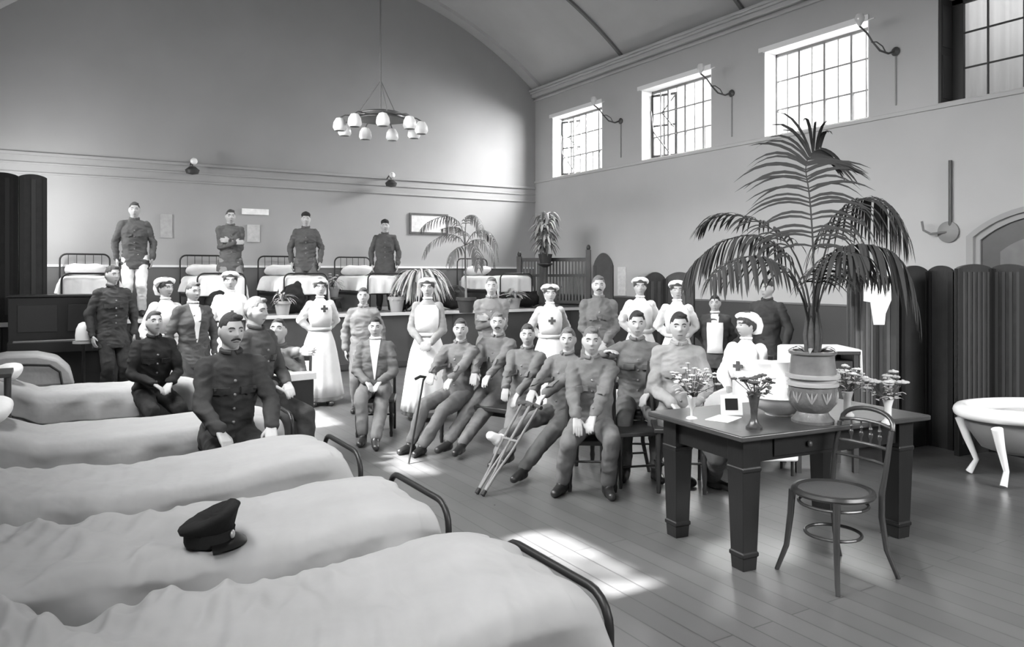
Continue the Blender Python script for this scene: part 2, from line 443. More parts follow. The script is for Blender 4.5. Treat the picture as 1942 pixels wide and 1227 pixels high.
def person(label, px, z, top, kind='soldier', face=0, pose='stand', base=0.0, k=.93, tone=104, legs=None, hair='brown', lean=0, side=0,
           hands='side', hl=None, hr=None, fl=None, fr=None, hy=0, hp=0, cap=None, tache=False, vox=.008, apron=None, bib=True, crossed=None, det=True, pz=None, skin=None, boots=True, seat=None, group=None, sleeve=None, rolled=False, pos=None, feet='auto', hroll=0):
    """top: picture row of the top of the head. face: degrees the body is turned from looking at the camera (+ = to the picture right)."""
    X, Y = pos if pos else W(px, z)
    zt = H-(top-HOR)*z/F
    stand = pose == 'stand'
    if stand: k = (zt-base)/1.70; pel = .90*k+base
    else:
        pel = zt-(.80*k*cos(R(lean)*.8)+.02)
        if pz is not None: pel = pz
    dx, dy = -X, -Y
    L0 = sqrt(dx*dx+dy*dy); dx /= L0; dy /= L0
    a = R(face); fx, fy = dx*cos(a)-dy*sin(a), dx*sin(a)+dy*cos(a)
    rz = atan2(fx, -fy)
    root = thing('person', label, 'person', (X, Y, base), rz, group)
    Mi = (Matrix.Translation((X, Y, base)) @ Matrix.Rotation(rz, 4, 'Z')).inverted()
    loc = lambda p: Mi @ V(p)
    pel -= base
    fem = kind == 'nurse'
    le, sd = R(lean), R(side)
    up = V((sin(sd), -sin(le), cos(le)*cos(sd))).normalized()
    P0 = V((0, 0, pel))
    sp = lambda t: P0+up*(t*k)
    hu = (up+V((0, 0, 1.2))).normalized()
    neck = sp(.535); hc = neck+hu*(.145*k)
    hs = k*1.0
    hrot = Matrix.Rotation(R(hy), 4, 'Z') @ Matrix.Rotation(R(hp), 4, 'X') @ Matrix.Rotation(R(hroll), 4, 'Y')
    HM = Matrix.Translation(hc) @ hrot @ Matrix.Scale(hs, 4)
    sw = (.140 if fem else .165)*k
    SHL = {s: sp(.462 if not fem else .455)+V((s*sw, .0, 0)) for s in (1, -1)}
    # ---- hands
    tg = {}
    for s in (1, -1):
        g = hl if s == 1 else hr
        if g is not None and len(g) == 3: tg[s] = loc(g); continue
        hm = hands if not isinstance(hands, (tuple, list)) else hands[0 if s == 1 else 1]
        tg[s] = {'side': V((s*(sw+.07*k), -.04, pel-.05*k)), 'lap': V((s*.075*k, -.27*k, pel+.10*k)), 'knees': V((s*.15*k, -.40*k, pel+.10*k)),
                 'clasp': V((s*.055*k, -.20*k, pel+.03*k)), 'folded': V((-s*.035*k, -.19*k+s*.02, sp(.27).z+s*.015)), 'behind': V((s*.06*k, .15*k, pel+.05*k)),
                 'hips': V((s*.20*k, -.02, pel+.10*k)), 'front': V((s*.13*k, -.24*k, sp(.2).z))}[hm]
        if hm != 'side' and hm != 'behind': tg[s] = tg[s]+V((up.x*.2*k, up.y*.25*k, 0))
    arm = {}
    for s in (1, -1):
        pole = V((s*.7, .55, -.5))
        hm = hands if not isinstance(hands, (tuple, list)) else hands[0 if s == 1 else 1]
        el, wr = ik(SHL[s], tg[s], .285*k, .255*k, pole)
        arm[s] = (SHL[s], el, wr, hm)
    # ---- legs
    hip = {s: P0+V((s*.088*k, 0, -.02*k)) for s in (1, -1)}
    leg = {}
    for s in (1, -1):
        f = fl if s == 1 else fr
        if f is not None: t = loc(f); t.z = max(t.z, 0)+.085*k
        elif stand: t = V((s*.10*k, 0, .085*k))
        else: t = V((s*.13*k, -.45*k, .085*k-base))
        pole = V((s*.12, -1, .35)) if not stand else V((0, -1, 0))
        kn, an = ik(hip[s], t, .44*k, .42*k, pole)
        leg[s] = (hip[s], kn, an)
    # ---- body: one continuous surface
    bm = BM()
    head_mesh(bm, HM)
    for s in (1, -1):
        E = HM @ Matrix.Translation((s*.073, .008, -.004)) @ Matrix.Rotation(R(18)*s, 4, 'Z')
        ellipsoid(bm, E @ V((0, 0, 0)), .010*hs, .019*hs, .032*hs, 10, 7, M=E.to_3x3().normalized().to_4x4())
    capsule(bm, sp(.47)+V((0, .012*k, 0)), hc+V((0, .016, -.05*k)), .060*k, (.046 if fem else .053)*k)
    tr = [(.02, .12, .075), (.14, .105, .075), (.30, .12, .085), (.40, .115, .075), (.46, .08, .055), (.50, .055, .05)]
    eloft(bm, [(sp(t-.04), a_*k, b_*k) for t, a_, b_ in tr], 20)
    for s in (1, -1):
        a_, e_, w_, hm = arm[s]
        capsule(bm, a_+V((-s*.015, 0, -.01)), e_, .036*k, .032*k); capsule(bm, e_, w_, .032*k, .025*k)
        fd = (w_-e_).normalized()
        if hm == 'lap' or hm == 'knees':
            d = (fd+V((0, 0, -.25))).normalized(); n = V((0, -.25, -1)); th = V((-s, 0, 0)); cu = .75
        elif hm == 'clasp': d = (fd+V((-s*.5, 0, -.1))).normalized(); n = V((0, 1, -.2)); th = V((0, 0, 1)); cu = .8
        elif hm == 'folded': d = V((-s, -.1, .05)); n = V((0, 1, 0)); th = V((0, 0, 1)); cu = .7
        elif hm == 'behind': d = (fd+V((-s*.4, 0, -.1))).normalized(); n = V((0, -1, 0)); th = V((0, 0, -1)); cu = .7
        else: d = fd; n = V((-s, .1, 0)); th = V((0, -1, 0)); cu = .6
        hand(bm, w_, d, n, th, k*.97, cu)
        h_, k_, an_ = leg[s]
        capsule(bm, h_, k_, .062*k, .044*k); capsule(bm, k_, an_, .042*k, .032*k)
        capsule(bm, an_, an_+V((0, -.02*k, -.03*k)), .030*k, .024*k)
    me = remeshed('body', bm, vox, 1)
    link('body', me, skin or SKIN, root)
    # ---- face
    bm_e = {}
    for s in (1, -1):
        bm = BM(); p = HM @ head_surf(s*.031, .003); ellipsoid(bm, p+(HM.to_3x3() @ V((0, .0035, 0))), .0125*hs, .0085*hs, .0062*hs, 10, 7)
        obj('eye', bm, mat('eye', 58, .3, .5), root)
        bm = BM(); tube(bm, [HM @ head_surf(s*x, zz, .001) for x, zz in ((.012, .021), (.024, .027), (.036, .027), (.047, .020))], [.0025*hs, .0042*hs, .004*hs, .002*hs], 6)
        obj('eyebrow', bm, HAIRD if hair != 'fair' else HAIRM, root)
    bm = BM(); tube(bm, [HM @ head_surf(x, -.063-.002*(abs(x) > .01), .0015) for x in (-.023, -.012, 0, .012, .023)], [.0015*hs, .0042*hs, .0046*hs, .0042*hs, .0015*hs], 6)
    obj('mouth', bm, mat('lips', 92, .6), root)
    if tache:
        bm = BM(); tube(bm, [HM @ head_surf(x, zz, .003) for x, zz in ((-.034, -.056), (-.020, -.049), (-.006, -.045), (.006, -.045), (.020, -.049), (.034, -.056))], [.003*hs, .0075*hs, .0065*hs, .0065*hs, .0075*hs, .003*hs], 8)
        obj('moustache', bm, HAIRD, root)
    # ---- hair
    hm_ = {'dark': HAIRD, 'brown': HAIRM, 'fair': HAIRL}[hair]
    vol = .016 if fem else .0045
    def hf(p):
        front = p.y < -.01
        line = (.066 if not fem else .050) - (0 if abs(p.x) < .045 else .030)
        if p.y > .045: line = -.070
        elif p.y > -.028: line = (-.004 if not fem else -.035)+ (0 if p.y > .02 or abs(p.x) < .05 else .02)
        e = (p.z-line)/.026
        f = max(-1, min(1, e)); o = .009+.5*vol if f > 0 else .006
        return p*(1+ (f*(vol if f > 0 else .010))/.095)
    bm = BM(); head_mesh(bm, HM, 36, 26, hf)
    if fem:
        ellipsoid(bm, HM @ V((0, .085, .03)), .05*hs, .045*hs, .045*hs)
        for s in (1, -1): ellipsoid(bm, HM @ V((s*.060, -.015, .040)), .026*hs, .05*hs, .040*hs)
    else:
        ellipsoid(bm, HM @ V((.018, -.050, .088)), .040*hs, .030*hs, .022*hs)
    fix(bm); obj('hair', bm, hm_, root, ang=180)
    # ---- headwear
    if cap == 'nurse' or cap == 'wide':
        bm = BM(); ww = 1.12 if cap == 'nurse' else 1.28
        ellipsoid(bm, HM @ V((0, .045, .060)), .086*hs*ww, .080*hs, .070*hs, 24, 12)
        pts = [HM @ V((.088*ww*sin(t), -.052*cos(t)*(1 if cos(t) > 0 else .2)+.004, .060+.045*cos(t)*(1.0 if cap == 'nurse' else .8))) for t in [(-115+230*i/14)*pi/180 for i in range(15)]]
        tube(bm, pts, [.010*hs+.014*hs*sin(pi*i/14) for i in range(15)], 10)
        ellipsoid(bm, HM @ V((0, -.012, .088)), .088*hs*ww, .072*hs, .040*hs, 24, 10)
        tube(bm, [HM @ V((0, .085, .05)), HM @ V((0, .115, -.02)), HM @ V((0, .120, -.09))], [.075*hs, .070*hs, .045*hs], 14)
        me = remeshed('cap', bm, .008, 3); link('cap', me, CAPW, root)
    elif cap == 'side':
        bm = BM()
        rings = []
        for zz, sx, sy in ((.060, .074, .096), (.085, .076, .098), (.115, .060, .092), (.135, .020, .070)):
            rings.append([HM @ V((sx*cos(2*pi*i/20), sy*sin(2*pi*i/20)-.004, zz)) for i in range(20)])
        ringloft(bm, rings); obj('cap', bm, cloth(45), root, ang=180)
    elif cap == 'band':
        bm = BM()
        rings = []
        for zz, sx, sy in ((.030, .080, .104), (.070, .084, .106), (.105, .062, .085), (.128, .02, .04)):
            rings.append([HM @ V((sx*cos(2*pi*i/20), sy*sin(2*pi*i/20), zz)) for i in range(20)])
        ringloft(bm, rings); obj('bandage', bm, WHITE, root, ang=180)
    # ---- clothes
    TM = cloth(tone) if isinstance(tone, int) else tone
    if fem:
        SL = cloth(sleeve) if isinstance(sleeve, int) else WHITE
        tor = [(.04, .135, .115), (.14, .125, .105), (.26, .150, .135), (.35, .152, .145), (.42, .145, .115), (.475, .105, .085), (.51, .070, .062), (.545, .048, .048)]
    else:
        tor = [(-.20, .214, .168), (-.10, .204, .156), (.0, .172, .130), (.10, .160, .120), (.22, .172, .130), (.34, .180, .138), (.42, .172, .118), (.475, .130, .092), (.515, .088, .070), (.555, .056, .056)]
        if not stand: tor = [(-.07, .185, .152)]+tor[2:]
    ts = [(sp(t), a_*k, b_*k) for t, a_, b_ in tor]
    bm = BM(); eloft(bm, ts, 28)
    for s in (1, -1):
        a_, e_, w_, hm = arm[s]
        r1, r2, r3 = (.062, .051, .036) if not fem else (.062, .058, .032)
        capsule(bm, a_+V((-s*.01, 0, -.005)), e_, r1*k, r2*k); 
        if not rolled:
            we = e_+(w_-e_)*.93; capsule(bm, e_, we, r2*k, (r3+.002)*k)
            if not fem: capsule(bm, e_+(w_-e_)*.78, we, .041*k, .040*k)
        if not fem: capsule(bm, a_+V((-s*.07*k, 0, .012*k)), a_+V((s*.0, 0, -.02*k)), .054*k, .056*k)
        if stand and not fem or (not stand and not fem): pass
    nm = 'bodice' if fem else ('tunic' if kind == 'soldier' else 'jacket')
    me = remeshed(nm, bm, max(vox, .009), 4)
    rr = random.Random(hash(label) % 1000 if False else int(px*7+top))
    ph = rr.random()*9
    crease(me, ph, .014 if not fem else .010, (6.5, 6.5, 14))
    tun = link(nm, me, SL if fem else TM, root)
    bv = BVHTree.FromPolygons([v.co for v in me.vertices], [p.vertices for p in me.polygons])
    def onfront(x, zz, o=.0):
        h = bv.ray_cast(V((x, -1.2, zz)), V((0, 1, 0)))
        return (h[0]+V((0, -o, 0)), h[1]) if h[0] is not None else (None, None)
    if kind == 'soldier' and det:
        for t in (.10, .19, .28, .37):
            p, n_ = onfront(sp(t).x, sp(t).z, .002)
            if p: bm = BM(); ellipsoid(bm, p, .011*k, .008*k, .011*k, 8, 5); obj('button', bm, mat('button_metal', 128, .35, .5, metal=.4), root)
        for s in (1, -1):
            zc = sp(.33).z; rings = []
            ok = True; pts = []
            for i in range(7):
                col = []
                for j in range(4):
                    x = sp(.33).x+s*(.035+.095*i/6)*k; zz = zc-(.0+.045*j/3+(.012 if j == 3 and 2 < i < 4 else 0))*k
                    p, n_ = onfront(x, zz); 
                    if p is None: ok = False; break
                    col.append(p)
                if not ok: break
                pts.append(col)
            if ok:
                bm = BM()
                rings = [[q+V((0, -.024, 0)) for q in c]+[q+V((0, .006, 0)) for q in c[::-1]] for c in pts]
                ringloft(bm, rings); obj('pocket_flap', bm, TM, root)
    if not fem:
        if kind in ('soldier',):
            bm = BM(); c0 = sp(.545); tube(bm, [c0+V((.058*k*sin(t), -.058*k*cos(t)-.004, .012*k-.012*cos(t))) for t in [pi*(.06+1.88*i/16) for i in range(17)]], .017*k, 8)
            obj('collar', bm, TM, root)
        elif kind == 'suit':
            bm = BM(); rings = []
            pts = []
            for i in range(9):
                t = .10+.44*i/8; wd = (.006+.055*(i/8))*k; row = []
                for j in range(7):
                    x = sp(t).x+(-1+2*j/6)*wd; p, n_ = onfront(x, sp(t).z)
                    row.append((p or sp(t)+V((x, -.1, 0)))+V((0, -.006, 0)))
                pts.append(row)
            rings = [c+[q+V((0, .012, 0)) for q in c[::-1]] for c in pts]
            ringloft(bm, rings); obj('shirt_front', bm, WHITE, root)
            bm = BM(); tube(bm, [sp(.545)+V((.054*k*sin(t), -.054*k*cos(t), .015*k)) for t in [2*pi*i/16 for i in range(17)]], .014*k, 8); obj('collar', bm, WHITE, root)
    if apron == 'waistcoat':
        bm = BM(); shell(bm, [(c, a_+.004, b_+.006) for c, a_, b_ in ts[2:7]], -.56, .56, .010, .012); 
        obj('apron_bib', bm, WHITE, root, ang=180)
    if not fem:
        lt = legs if legs is not None else tone
        bm = BM()
        eloft(bm, [(sp(-.11), .10*k, .09*k), (sp(-.05), .16*k, .12*k), (sp(.03), .162*k, .122*k), (sp(.09), .14*k, .105*k)], 20)
        for s in (1, -1):
            h_, k_, an_ = leg[s]
            capsule(bm, h_, k_, .098*k, .074*k); capsule(bm, k_, an_+(k_-an_)*.10, .074*k, .056*k)
        me = remeshed('trousers', bm, .010, 4)
        crease(me, ph+3, .011, (7, 7, 8))
        link('trousers', me, cloth(lt), root)
        for s in (1, -1):
            if boots is False or (isinstance(boots, tuple) and boots[0 if s == 1 else 1] is None): bmat, nm2 = WHITE, 'bandaged_foot'
            else: bmat, nm2 = BOOT, 'boot'
            h_, k_, an_ = leg[s]
            sh = (k_-an_).normalized()
            fdir = V((s*.18, -1, 0)); 
            if not stand: fdir = V((an_.x-h_.x, an_.y-h_.y, 0)).normalized()*.5+V((s*.15, -.6, 0))
            fdir.normalize()
            if an_.z > .2*k: fdir = (fdir+V((0, 0, .7))).normalized()
            else: fdir = V((fdir.x, fdir.y, 0)).normalized()
            dn = -(sh-fdir*sh.dot(fdir)).normalized() if an_.z > .2*k else V((0, 0, -1))
            bm = BM(); fk = k if nm2 == 'boot' else k*1.15
            capsule(bm, an_+sh*.10*k, an_+dn*.02*k, .052*fk, .047*fk)
            capsule(bm, an_+dn*.048*k-fdir*.035*k, an_+dn*.048*k+fdir*.06*k, .040*fk, .043*fk)
            capsule(bm, an_+dn*.030*k+fdir*.02*k, an_+dn*.052*k+fdir*.145*k, .042*fk, .036*fk)
            me = remeshed(nm2, bm, .008, 3)
            if an_.z <= .2*k:
                z0 = an_.z-.085*k
                n_ = len(me.vertices); co = [0.0]*(3*n_); me.vertices.foreach_get('co', co)
                for i in range(2, 3*n_, 3): co[i] = max(co[i], z0+.003)
                me.vertices.foreach_set('co', co)
            link(nm2, me, bmat, root)
    else:
        # skirt and apron
        DR = cloth(tone) if isinstance(tone, int) else TM
        AP = WHITE
        if stand:
            nf = 15; pf = px*.37
            zs = [sp(.10).z, sp(.04).z, sp(-.06).z, sp(-.2).z, sp(-.38).z, sp(-.60).z, .055]
            rx = [.128, .150, .185, .215, .245, .275, .305]; ry = [.105, .130, .160, .190, .220, .250, .285]
            fo = lambda a_, zz: 1+.035*(1-zz/(pel+.1))*sin(nf*a_+pf+2*sin(3*a_))+.015*sin(5*a_+pf)
            secs = [(V((0, .01, z_)), rx[i]*k, ry[i]*k) for i, z_ in enumerate(zs)]
            bm = BM(); eloft(bm, secs, 120, fo); obj('skirt', bm, DR, root, ang=180)
            for s in (1, -1):
                bm = BM(); capsule(bm, V((s*.09, -.10*k, .03)), V((s*.10, -.29*k, .03)), .035, .03); obj('shoe', bm, BOOT, root)
            # apron skirt
            o = []; i_ = []; n = 70; a0, a1 = -1.75, 1.75
            rings = []
            for (c, ax, by) in secs[:-1]+[(V((0, .01, .105)), .303*k, .280*k)]:
                ro, ri = [], []
                for q in range(n+1):
                    t = a0+(a1-a0)*q/n; aa = t-pi/2
                    f = fo(aa, c.z); f2 = f
                    for lst, e in ((ro, .016), (ri, .008)):
                        lst.append(V((c.x+(ax*f2+e)*cos(aa), c.y+(by*f2+e)*sin(aa), c.z)))
                rings.append(ro+ri[::-1])
            bm = BM(); ringloft(bm, rings); obj('apron', bm, AP, root, ang=180)
        else:
            bm = BM()
            eloft(bm, [(sp(-.10), .18*k, .16*k), (sp(.0), .17*k, .14*k), (sp(.09), .125*k, .11*k)], 20)
            for s in (1, -1):
                h_, k_, an_ = leg[s]
                capsule(bm, h_, k_, .13*k, .115*k); capsule(bm, k_, V((an_.x*.9, an_.y, max(.19*k, .13))), .115*k, .15*k)
                capsule(bm, (h_+leg[-s][0])/2, (k_+leg[-s][1])/2, .12*k, .11*k)
            capsule(bm, (leg[1][1]+leg[-1][1])/2, (leg[1][2]+leg[-1][2])/2+V((0, 0, .15)), .12*k, .15*k)
            me = remeshed('skirt', bm, .012, 5); link('skirt', me, DR, root)
        if bib:
            bsec = [(c, a_+.004, b_+.006) for c, a_, b_ in ts[1:6]]
            bm = BM(); shell(bm, bsec, -.95, .95, .012, .010); obj('apron_bib', bm, AP, root, ang=180)
            bm = BM(); shell(bm, [(sp(.10), .128*k, .108*k), (sp(.155), .126*k, .108*k)], -pi*.97, pi*.97, .014, .012, 40); obj('waistband', bm, AP, root, ang=180)
        if crossed is not None:
            u_, t_ = crossed
            c = sp(t_)
            # on the bib's own surface
            i0 = 3; cc, ax, by = ts[3]
            ang = math.asin(max(-.9, min(.9, u_*k/(ax+.03)))); pp = V((cc.x+(ax+.032)*sin(ang), c.y-(by+.034)*cos(ang), c.z))
            bm = BM(); cross_mesh(bm, pp, V((sin(ang), -cos(ang), .05)), .048*k, .008); obj('cross_badge', bm, cloth(78), root, False)
        bm = BM(); tube(bm, [sp(.545)+V((.050*k*sin(t), -.050*k*cos(t), .012*k)) for t in [2*pi*i/16 for i in range(17)]], .012*k, 8); obj('collar', bm, WHITE, root)
    PEOPLE.append((root, X, Y, pel+base, rz, pose))
    return dict(root=root, pel=pel+base, arm=arm, leg=leg, M=Mi.inverted(), X=X, Y=Y, rz=rz, k=k, sp=sp)
KH = 106
def worldz(d, p): return d['M'] @ p
# --- men standing on the stage
ST = dict(base=SZ)
zz = lambda px, Y: Y/(C_-S_*(px-CX)/F)
person('soldier in dark tunic and white trousers, leftmost of the four men on the stage', 255, zz(255, 13.0), 383, tone=84, legs=225, hands='side', **ST)
person('soldier with folded arms on the stage in front of the beds', 437, zz(437, 13.0), 397, tone=88, legs=128, hands='folded', face=8, **ST)
person('soldier in small dark cap standing straight with arms down on the stage', 580, zz(580, 12.95), 403, tone=82, legs=98, cap='side', hands='side', **ST)
person('soldier in small dark cap beside the drooping fern on the stage', 730, zz(730, 12.95), 417, tone=80, legs=70, cap='side', hands='side', **ST)
# --- standing groups on the floor
person('man in dark tunic standing at the far left in front of the piano', 213, 9.4, 503, tone=62, legs=50, face=18, hy=15, hands='side')
person('nurse with large white cap and dark cross at her breast, leftmost nurse', 314, 8.4, 527, 'nurse', tone=WHITE, cap='wide', face=25, hy=12, hands='side', crossed=(.085, .30))
person('man in dark open jacket between the two leftmost nurses', 366, 8.0, 534, 'suit', tone=82, legs=70, face=20, hy=12, hands='side')
person('nurse all in white behind the two big men on the bed', 437, 9.3, 515, 'nurse', tone=WHITE, cap='nurse', crossed=(.02, .27), hands='side')
person('tall slim nurse in long white apron with cross high on her breast', 607, 9.5, 529, 'nurse', tone=205, sleeve=218, cap='nurse', hands='behind', crossed=(.03, .40), face=8)
person('soldier in plain pale grey uniform standing between the two full length nurses', 689, 8.9, 545, tone=124, legs=118, hands='side', det=False, face=-5)
person('nurse in grey sleeves and full white apron standing at the middle of the ward', 811, 8.5, 527, 'nurse', tone=150, sleeve=136, cap='nurse', hands='clasp', face=-6)
person('soldier with fair hair standing behind the bench below the small palm', 932, 8.9, 525, tone=116, hair='fair', hands='folded')
person('nurse in wide white cap right of the small palm', 1043, 8.8, 539, 'nurse', tone=180, sleeve=196, cap='wide', hands='behind', face=8, crossed=(.0, .33))
person('soldier with moustache standing with hands at his belt before the slatted screen', 1135, 8.4, 522, tone=98, hands='clasp', hr=None, tache=True, hair='fair', face=5)
person('nurse in white left of the two standing before the arched dark screen', 1214, 9.0, 526, 'nurse', tone=WHITE, cap='nurse', hands='behind', face=3)
person('nurse in white right of the two standing before the arched dark screen', 1284, 8.6, 532, 'nurse', tone=WHITE, cap='nurse', hands='behind', hy=8)
person('man with white bib apron over dark jacket beside the white capped sitting nurse', 1356, 8.6, 559, 'suit', tone=72, legs=54, apron='waistcoat', hands='behind', hair='dark', hy=-6)
person('tall man in dark tunic looking left behind the big potted palm', 1455, 8.6, 529, tone=66, legs=50, hands='side', face=-20, hy=-15, det=False)
# --- sitting on the ends of the beds
def seatchair(d, kind='chair'): pass
mA = person('big man with moustache in dark tunic sitting on the bed end at front', 432, 4.95, 588, 'soldier', pose='sit', pz=.57, k=.99, tone=58, legs=48, tache=True, hair='dark', hands='knees', face=14, hy=8, lean=8, vox=.006)
mB = person('fair haired man looking right, sitting behind the big moustached man', 480, 6.1, 556, 'soldier', pose='sit', pz=.64, k=.98, tone=74, legs=62, hair='fair', hands='lap', face=48, hy=5, lean=3, vox=.006)
mC = person('man in black tunic sitting on the middle bed with head lowered', 287, 6.75, 588, 'soldier', pose='sit', pz=.58, k=.88, tone=42, legs=40, hair='brown', hands='lap', face=18, hp=-12, lean=8, vox=.007)
mD = person('man leaning on folded arms over the small white topped box, head bowed', 540, 6.9, 596, 'soldier', pose='sit', tone=96, legs=80, hair='brown', hands='folded', hl=tuple(P3(527, 672, 6.45)), hr=tuple(P3(575, 668, 6.4)), face=-14, hp=-18, lean=24, det=False, vox=.007)
# --- seated men in chairs
mE = person('man in grey jacket with crossed legs sitting between the full length nurses', 712, 7.7, 597, 'suit', pose='sit', k=.88, tone=98, legs=106, hair='dark', hands='lap', fl=tuple(G(712, 850)), fr=tuple(G(688, 843)), face=-4, vox=.007)
mF = person('soldier holding a walking stick, first on the bench from the left', 868, 7.2, 600, pose='sit', k=.88, tone=KH, legs=KH, hair='brown', face=-22, hy=18, lean=-8, side=0, hands='lap', hr=tuple(P3(812, 722, 6.75)), hl=tuple(P3(852, 722, 6.8)), fl=tuple(G(800, 862)), fr=tuple(G(778, 858)), vox=.007)
mG = person('fair haired soldier with moustache sitting second on the bench', 940, 7.3, 587, pose='sit', k=.90, tone=KH, legs=KH+4, hair='fair', tache=True, face=-22, hy=18, lean=-6, hands='lap', hl=tuple(P3(905, 742, 6.75)), hr=tuple(P3(890, 742, 6.75)), fl=tuple(G(868, 868)), fr=tuple(G(838, 868)), vox=.007)
mH = person('young soldier sitting third on the bench with hands in his lap', 996, 6.9, 610, pose='sit', k=.86, tone=KH-4, legs=KH, hair='brown', face=-24, hy=20, lean=-6, hands='lap', hl=tuple(P3(975, 758, 6.55)), hr=tuple(P3(955, 756, 6.5)), fl=tuple(G(935, 892)), fr=tuple(G(962, 900)), vox=.007)
mI = person('soldier with bandaged foot stretched out, leaning back on the bench with crutches', 1066, 6.5, 617, pose='sit', k=.88, tone=KH-2, legs=KH-6, hair='fair', face=-34, hy=24, lean=-10, hands='lap', hl=tuple(P3(1010, 768, 6.1)), hr=tuple(P3(990, 772, 6.05)), fl=tuple(G(985, 915)), fr=tuple(P3(915, 868, 5.75)), boots=(1, None), vox=.007)
mJ = person('soldier sitting upright at the front with both hands on his knees', 1122, 5.8, 614, pose='sit', k=.91, tone=KH-4, legs=KH-2, hair='fair', face=2, hands='knees', hl=tuple(P3(1122, 797, 5.42)), hr=tuple(P3(1094, 797, 5.42)), fl=tuple(G(1152, 940)), fr=tuple(G(1066, 935)), lean=0, vox=.006)
mK = person('soldier with dark parted hair leaning an arm over a chair back', 1208, 6.4, 584, pose='sit', tone=KH-8, legs=KH-10, hair='dark', face=4, hands='lap', hr=tuple(P3(1150, 668, 6.2)), vox=.007)
mL = person('soldier in pale tunic sitting behind the big table', 1288, 5.75, 586, pose='sit', tone=138, legs=84, hair='dark', face=6, hands='lap', fl=tuple(G(1352, 925)), fr=tuple(G(1290, 915)), vox=.006)
mM = person('nurse sitting in profile beside the basin, cross at her breast', 1415, 6.9, 589, 'nurse', pose='sit', tone=WHITE, cap='nurse', face=-18, hy=-38, hands='lap', crossed=(-.02, .30), vox=.007)
# ================================================================ beds
COVERM = BLANK
def strip_prop(o):
    return o
def iron_bed(label, y0, y1, x0, x1, rail=.64, group='iron beds along the left wall', base=0.0, head=1.02, rot=0, parts=True):
    """bed lying along X: head at x0, foot at x1"""
    cx, cy = (x0+x1)/2, (y0+y1)/2
    t = thing('iron_bed', label, 'bed', (cx, cy, base), rot, group)
    hx, hy = (x1-x0)/2, (y1-y0)/2
    r = .014
    def hoop(x, z, lowz=.0):
        c = .10
        pts = [V((x, -hy, lowz))]+[V((x, -hy+c-c*cos(a), z-c+c*sin(a))) for a in [pi/2*i/5 for i in range(6)]]
        pts += [V((x, hy-c+c*sin(a), z-c+c*cos(a))) for a in [pi/2*i/5 for i in range(6)]]+[V((x, hy, lowz))]
        return pts
    bm = BM(); tube(bm, hoop(hx, rail), r, 8); obj('foot_rail', bm, IRON, t, ang=60)
    bm = BM(); tube(bm, hoop(-hx, head), r, 8); obj('head_rail', bm, IRON, t, ang=60)
    bm = BM()
    tube(bm, [(hx, -hy, .30), (hx, hy, .30)], .008, 6); obj('foot_bar', bm, IRON, t); bm = BM()
    for i in range(1, 6): tube(bm, [(-hx, -hy+2*hy*i/6, .40), (-hx, -hy+2*hy*i/6, head)], .005, 6)
    tube(bm, [(-hx, -hy, .40), (-hx, hy, .40)], .008, 6)
    obj('head_spindles', bm, IRON, t)
    bm = BM(); box(bm, -hx, hx, -hy-.012, -hy+.012, .27, .32); box(bm, -hx, hx, hy-.012, hy+.012, .27, .32); obj('side_rail', bm, IRON, t, False)
    bm = BM(); box(bm, -hx+.02, hx-.04, -hy+.02, hy-.02, .33, .52); obj('mattress', bm, cloth(150), t, bevel=.03)
    return t
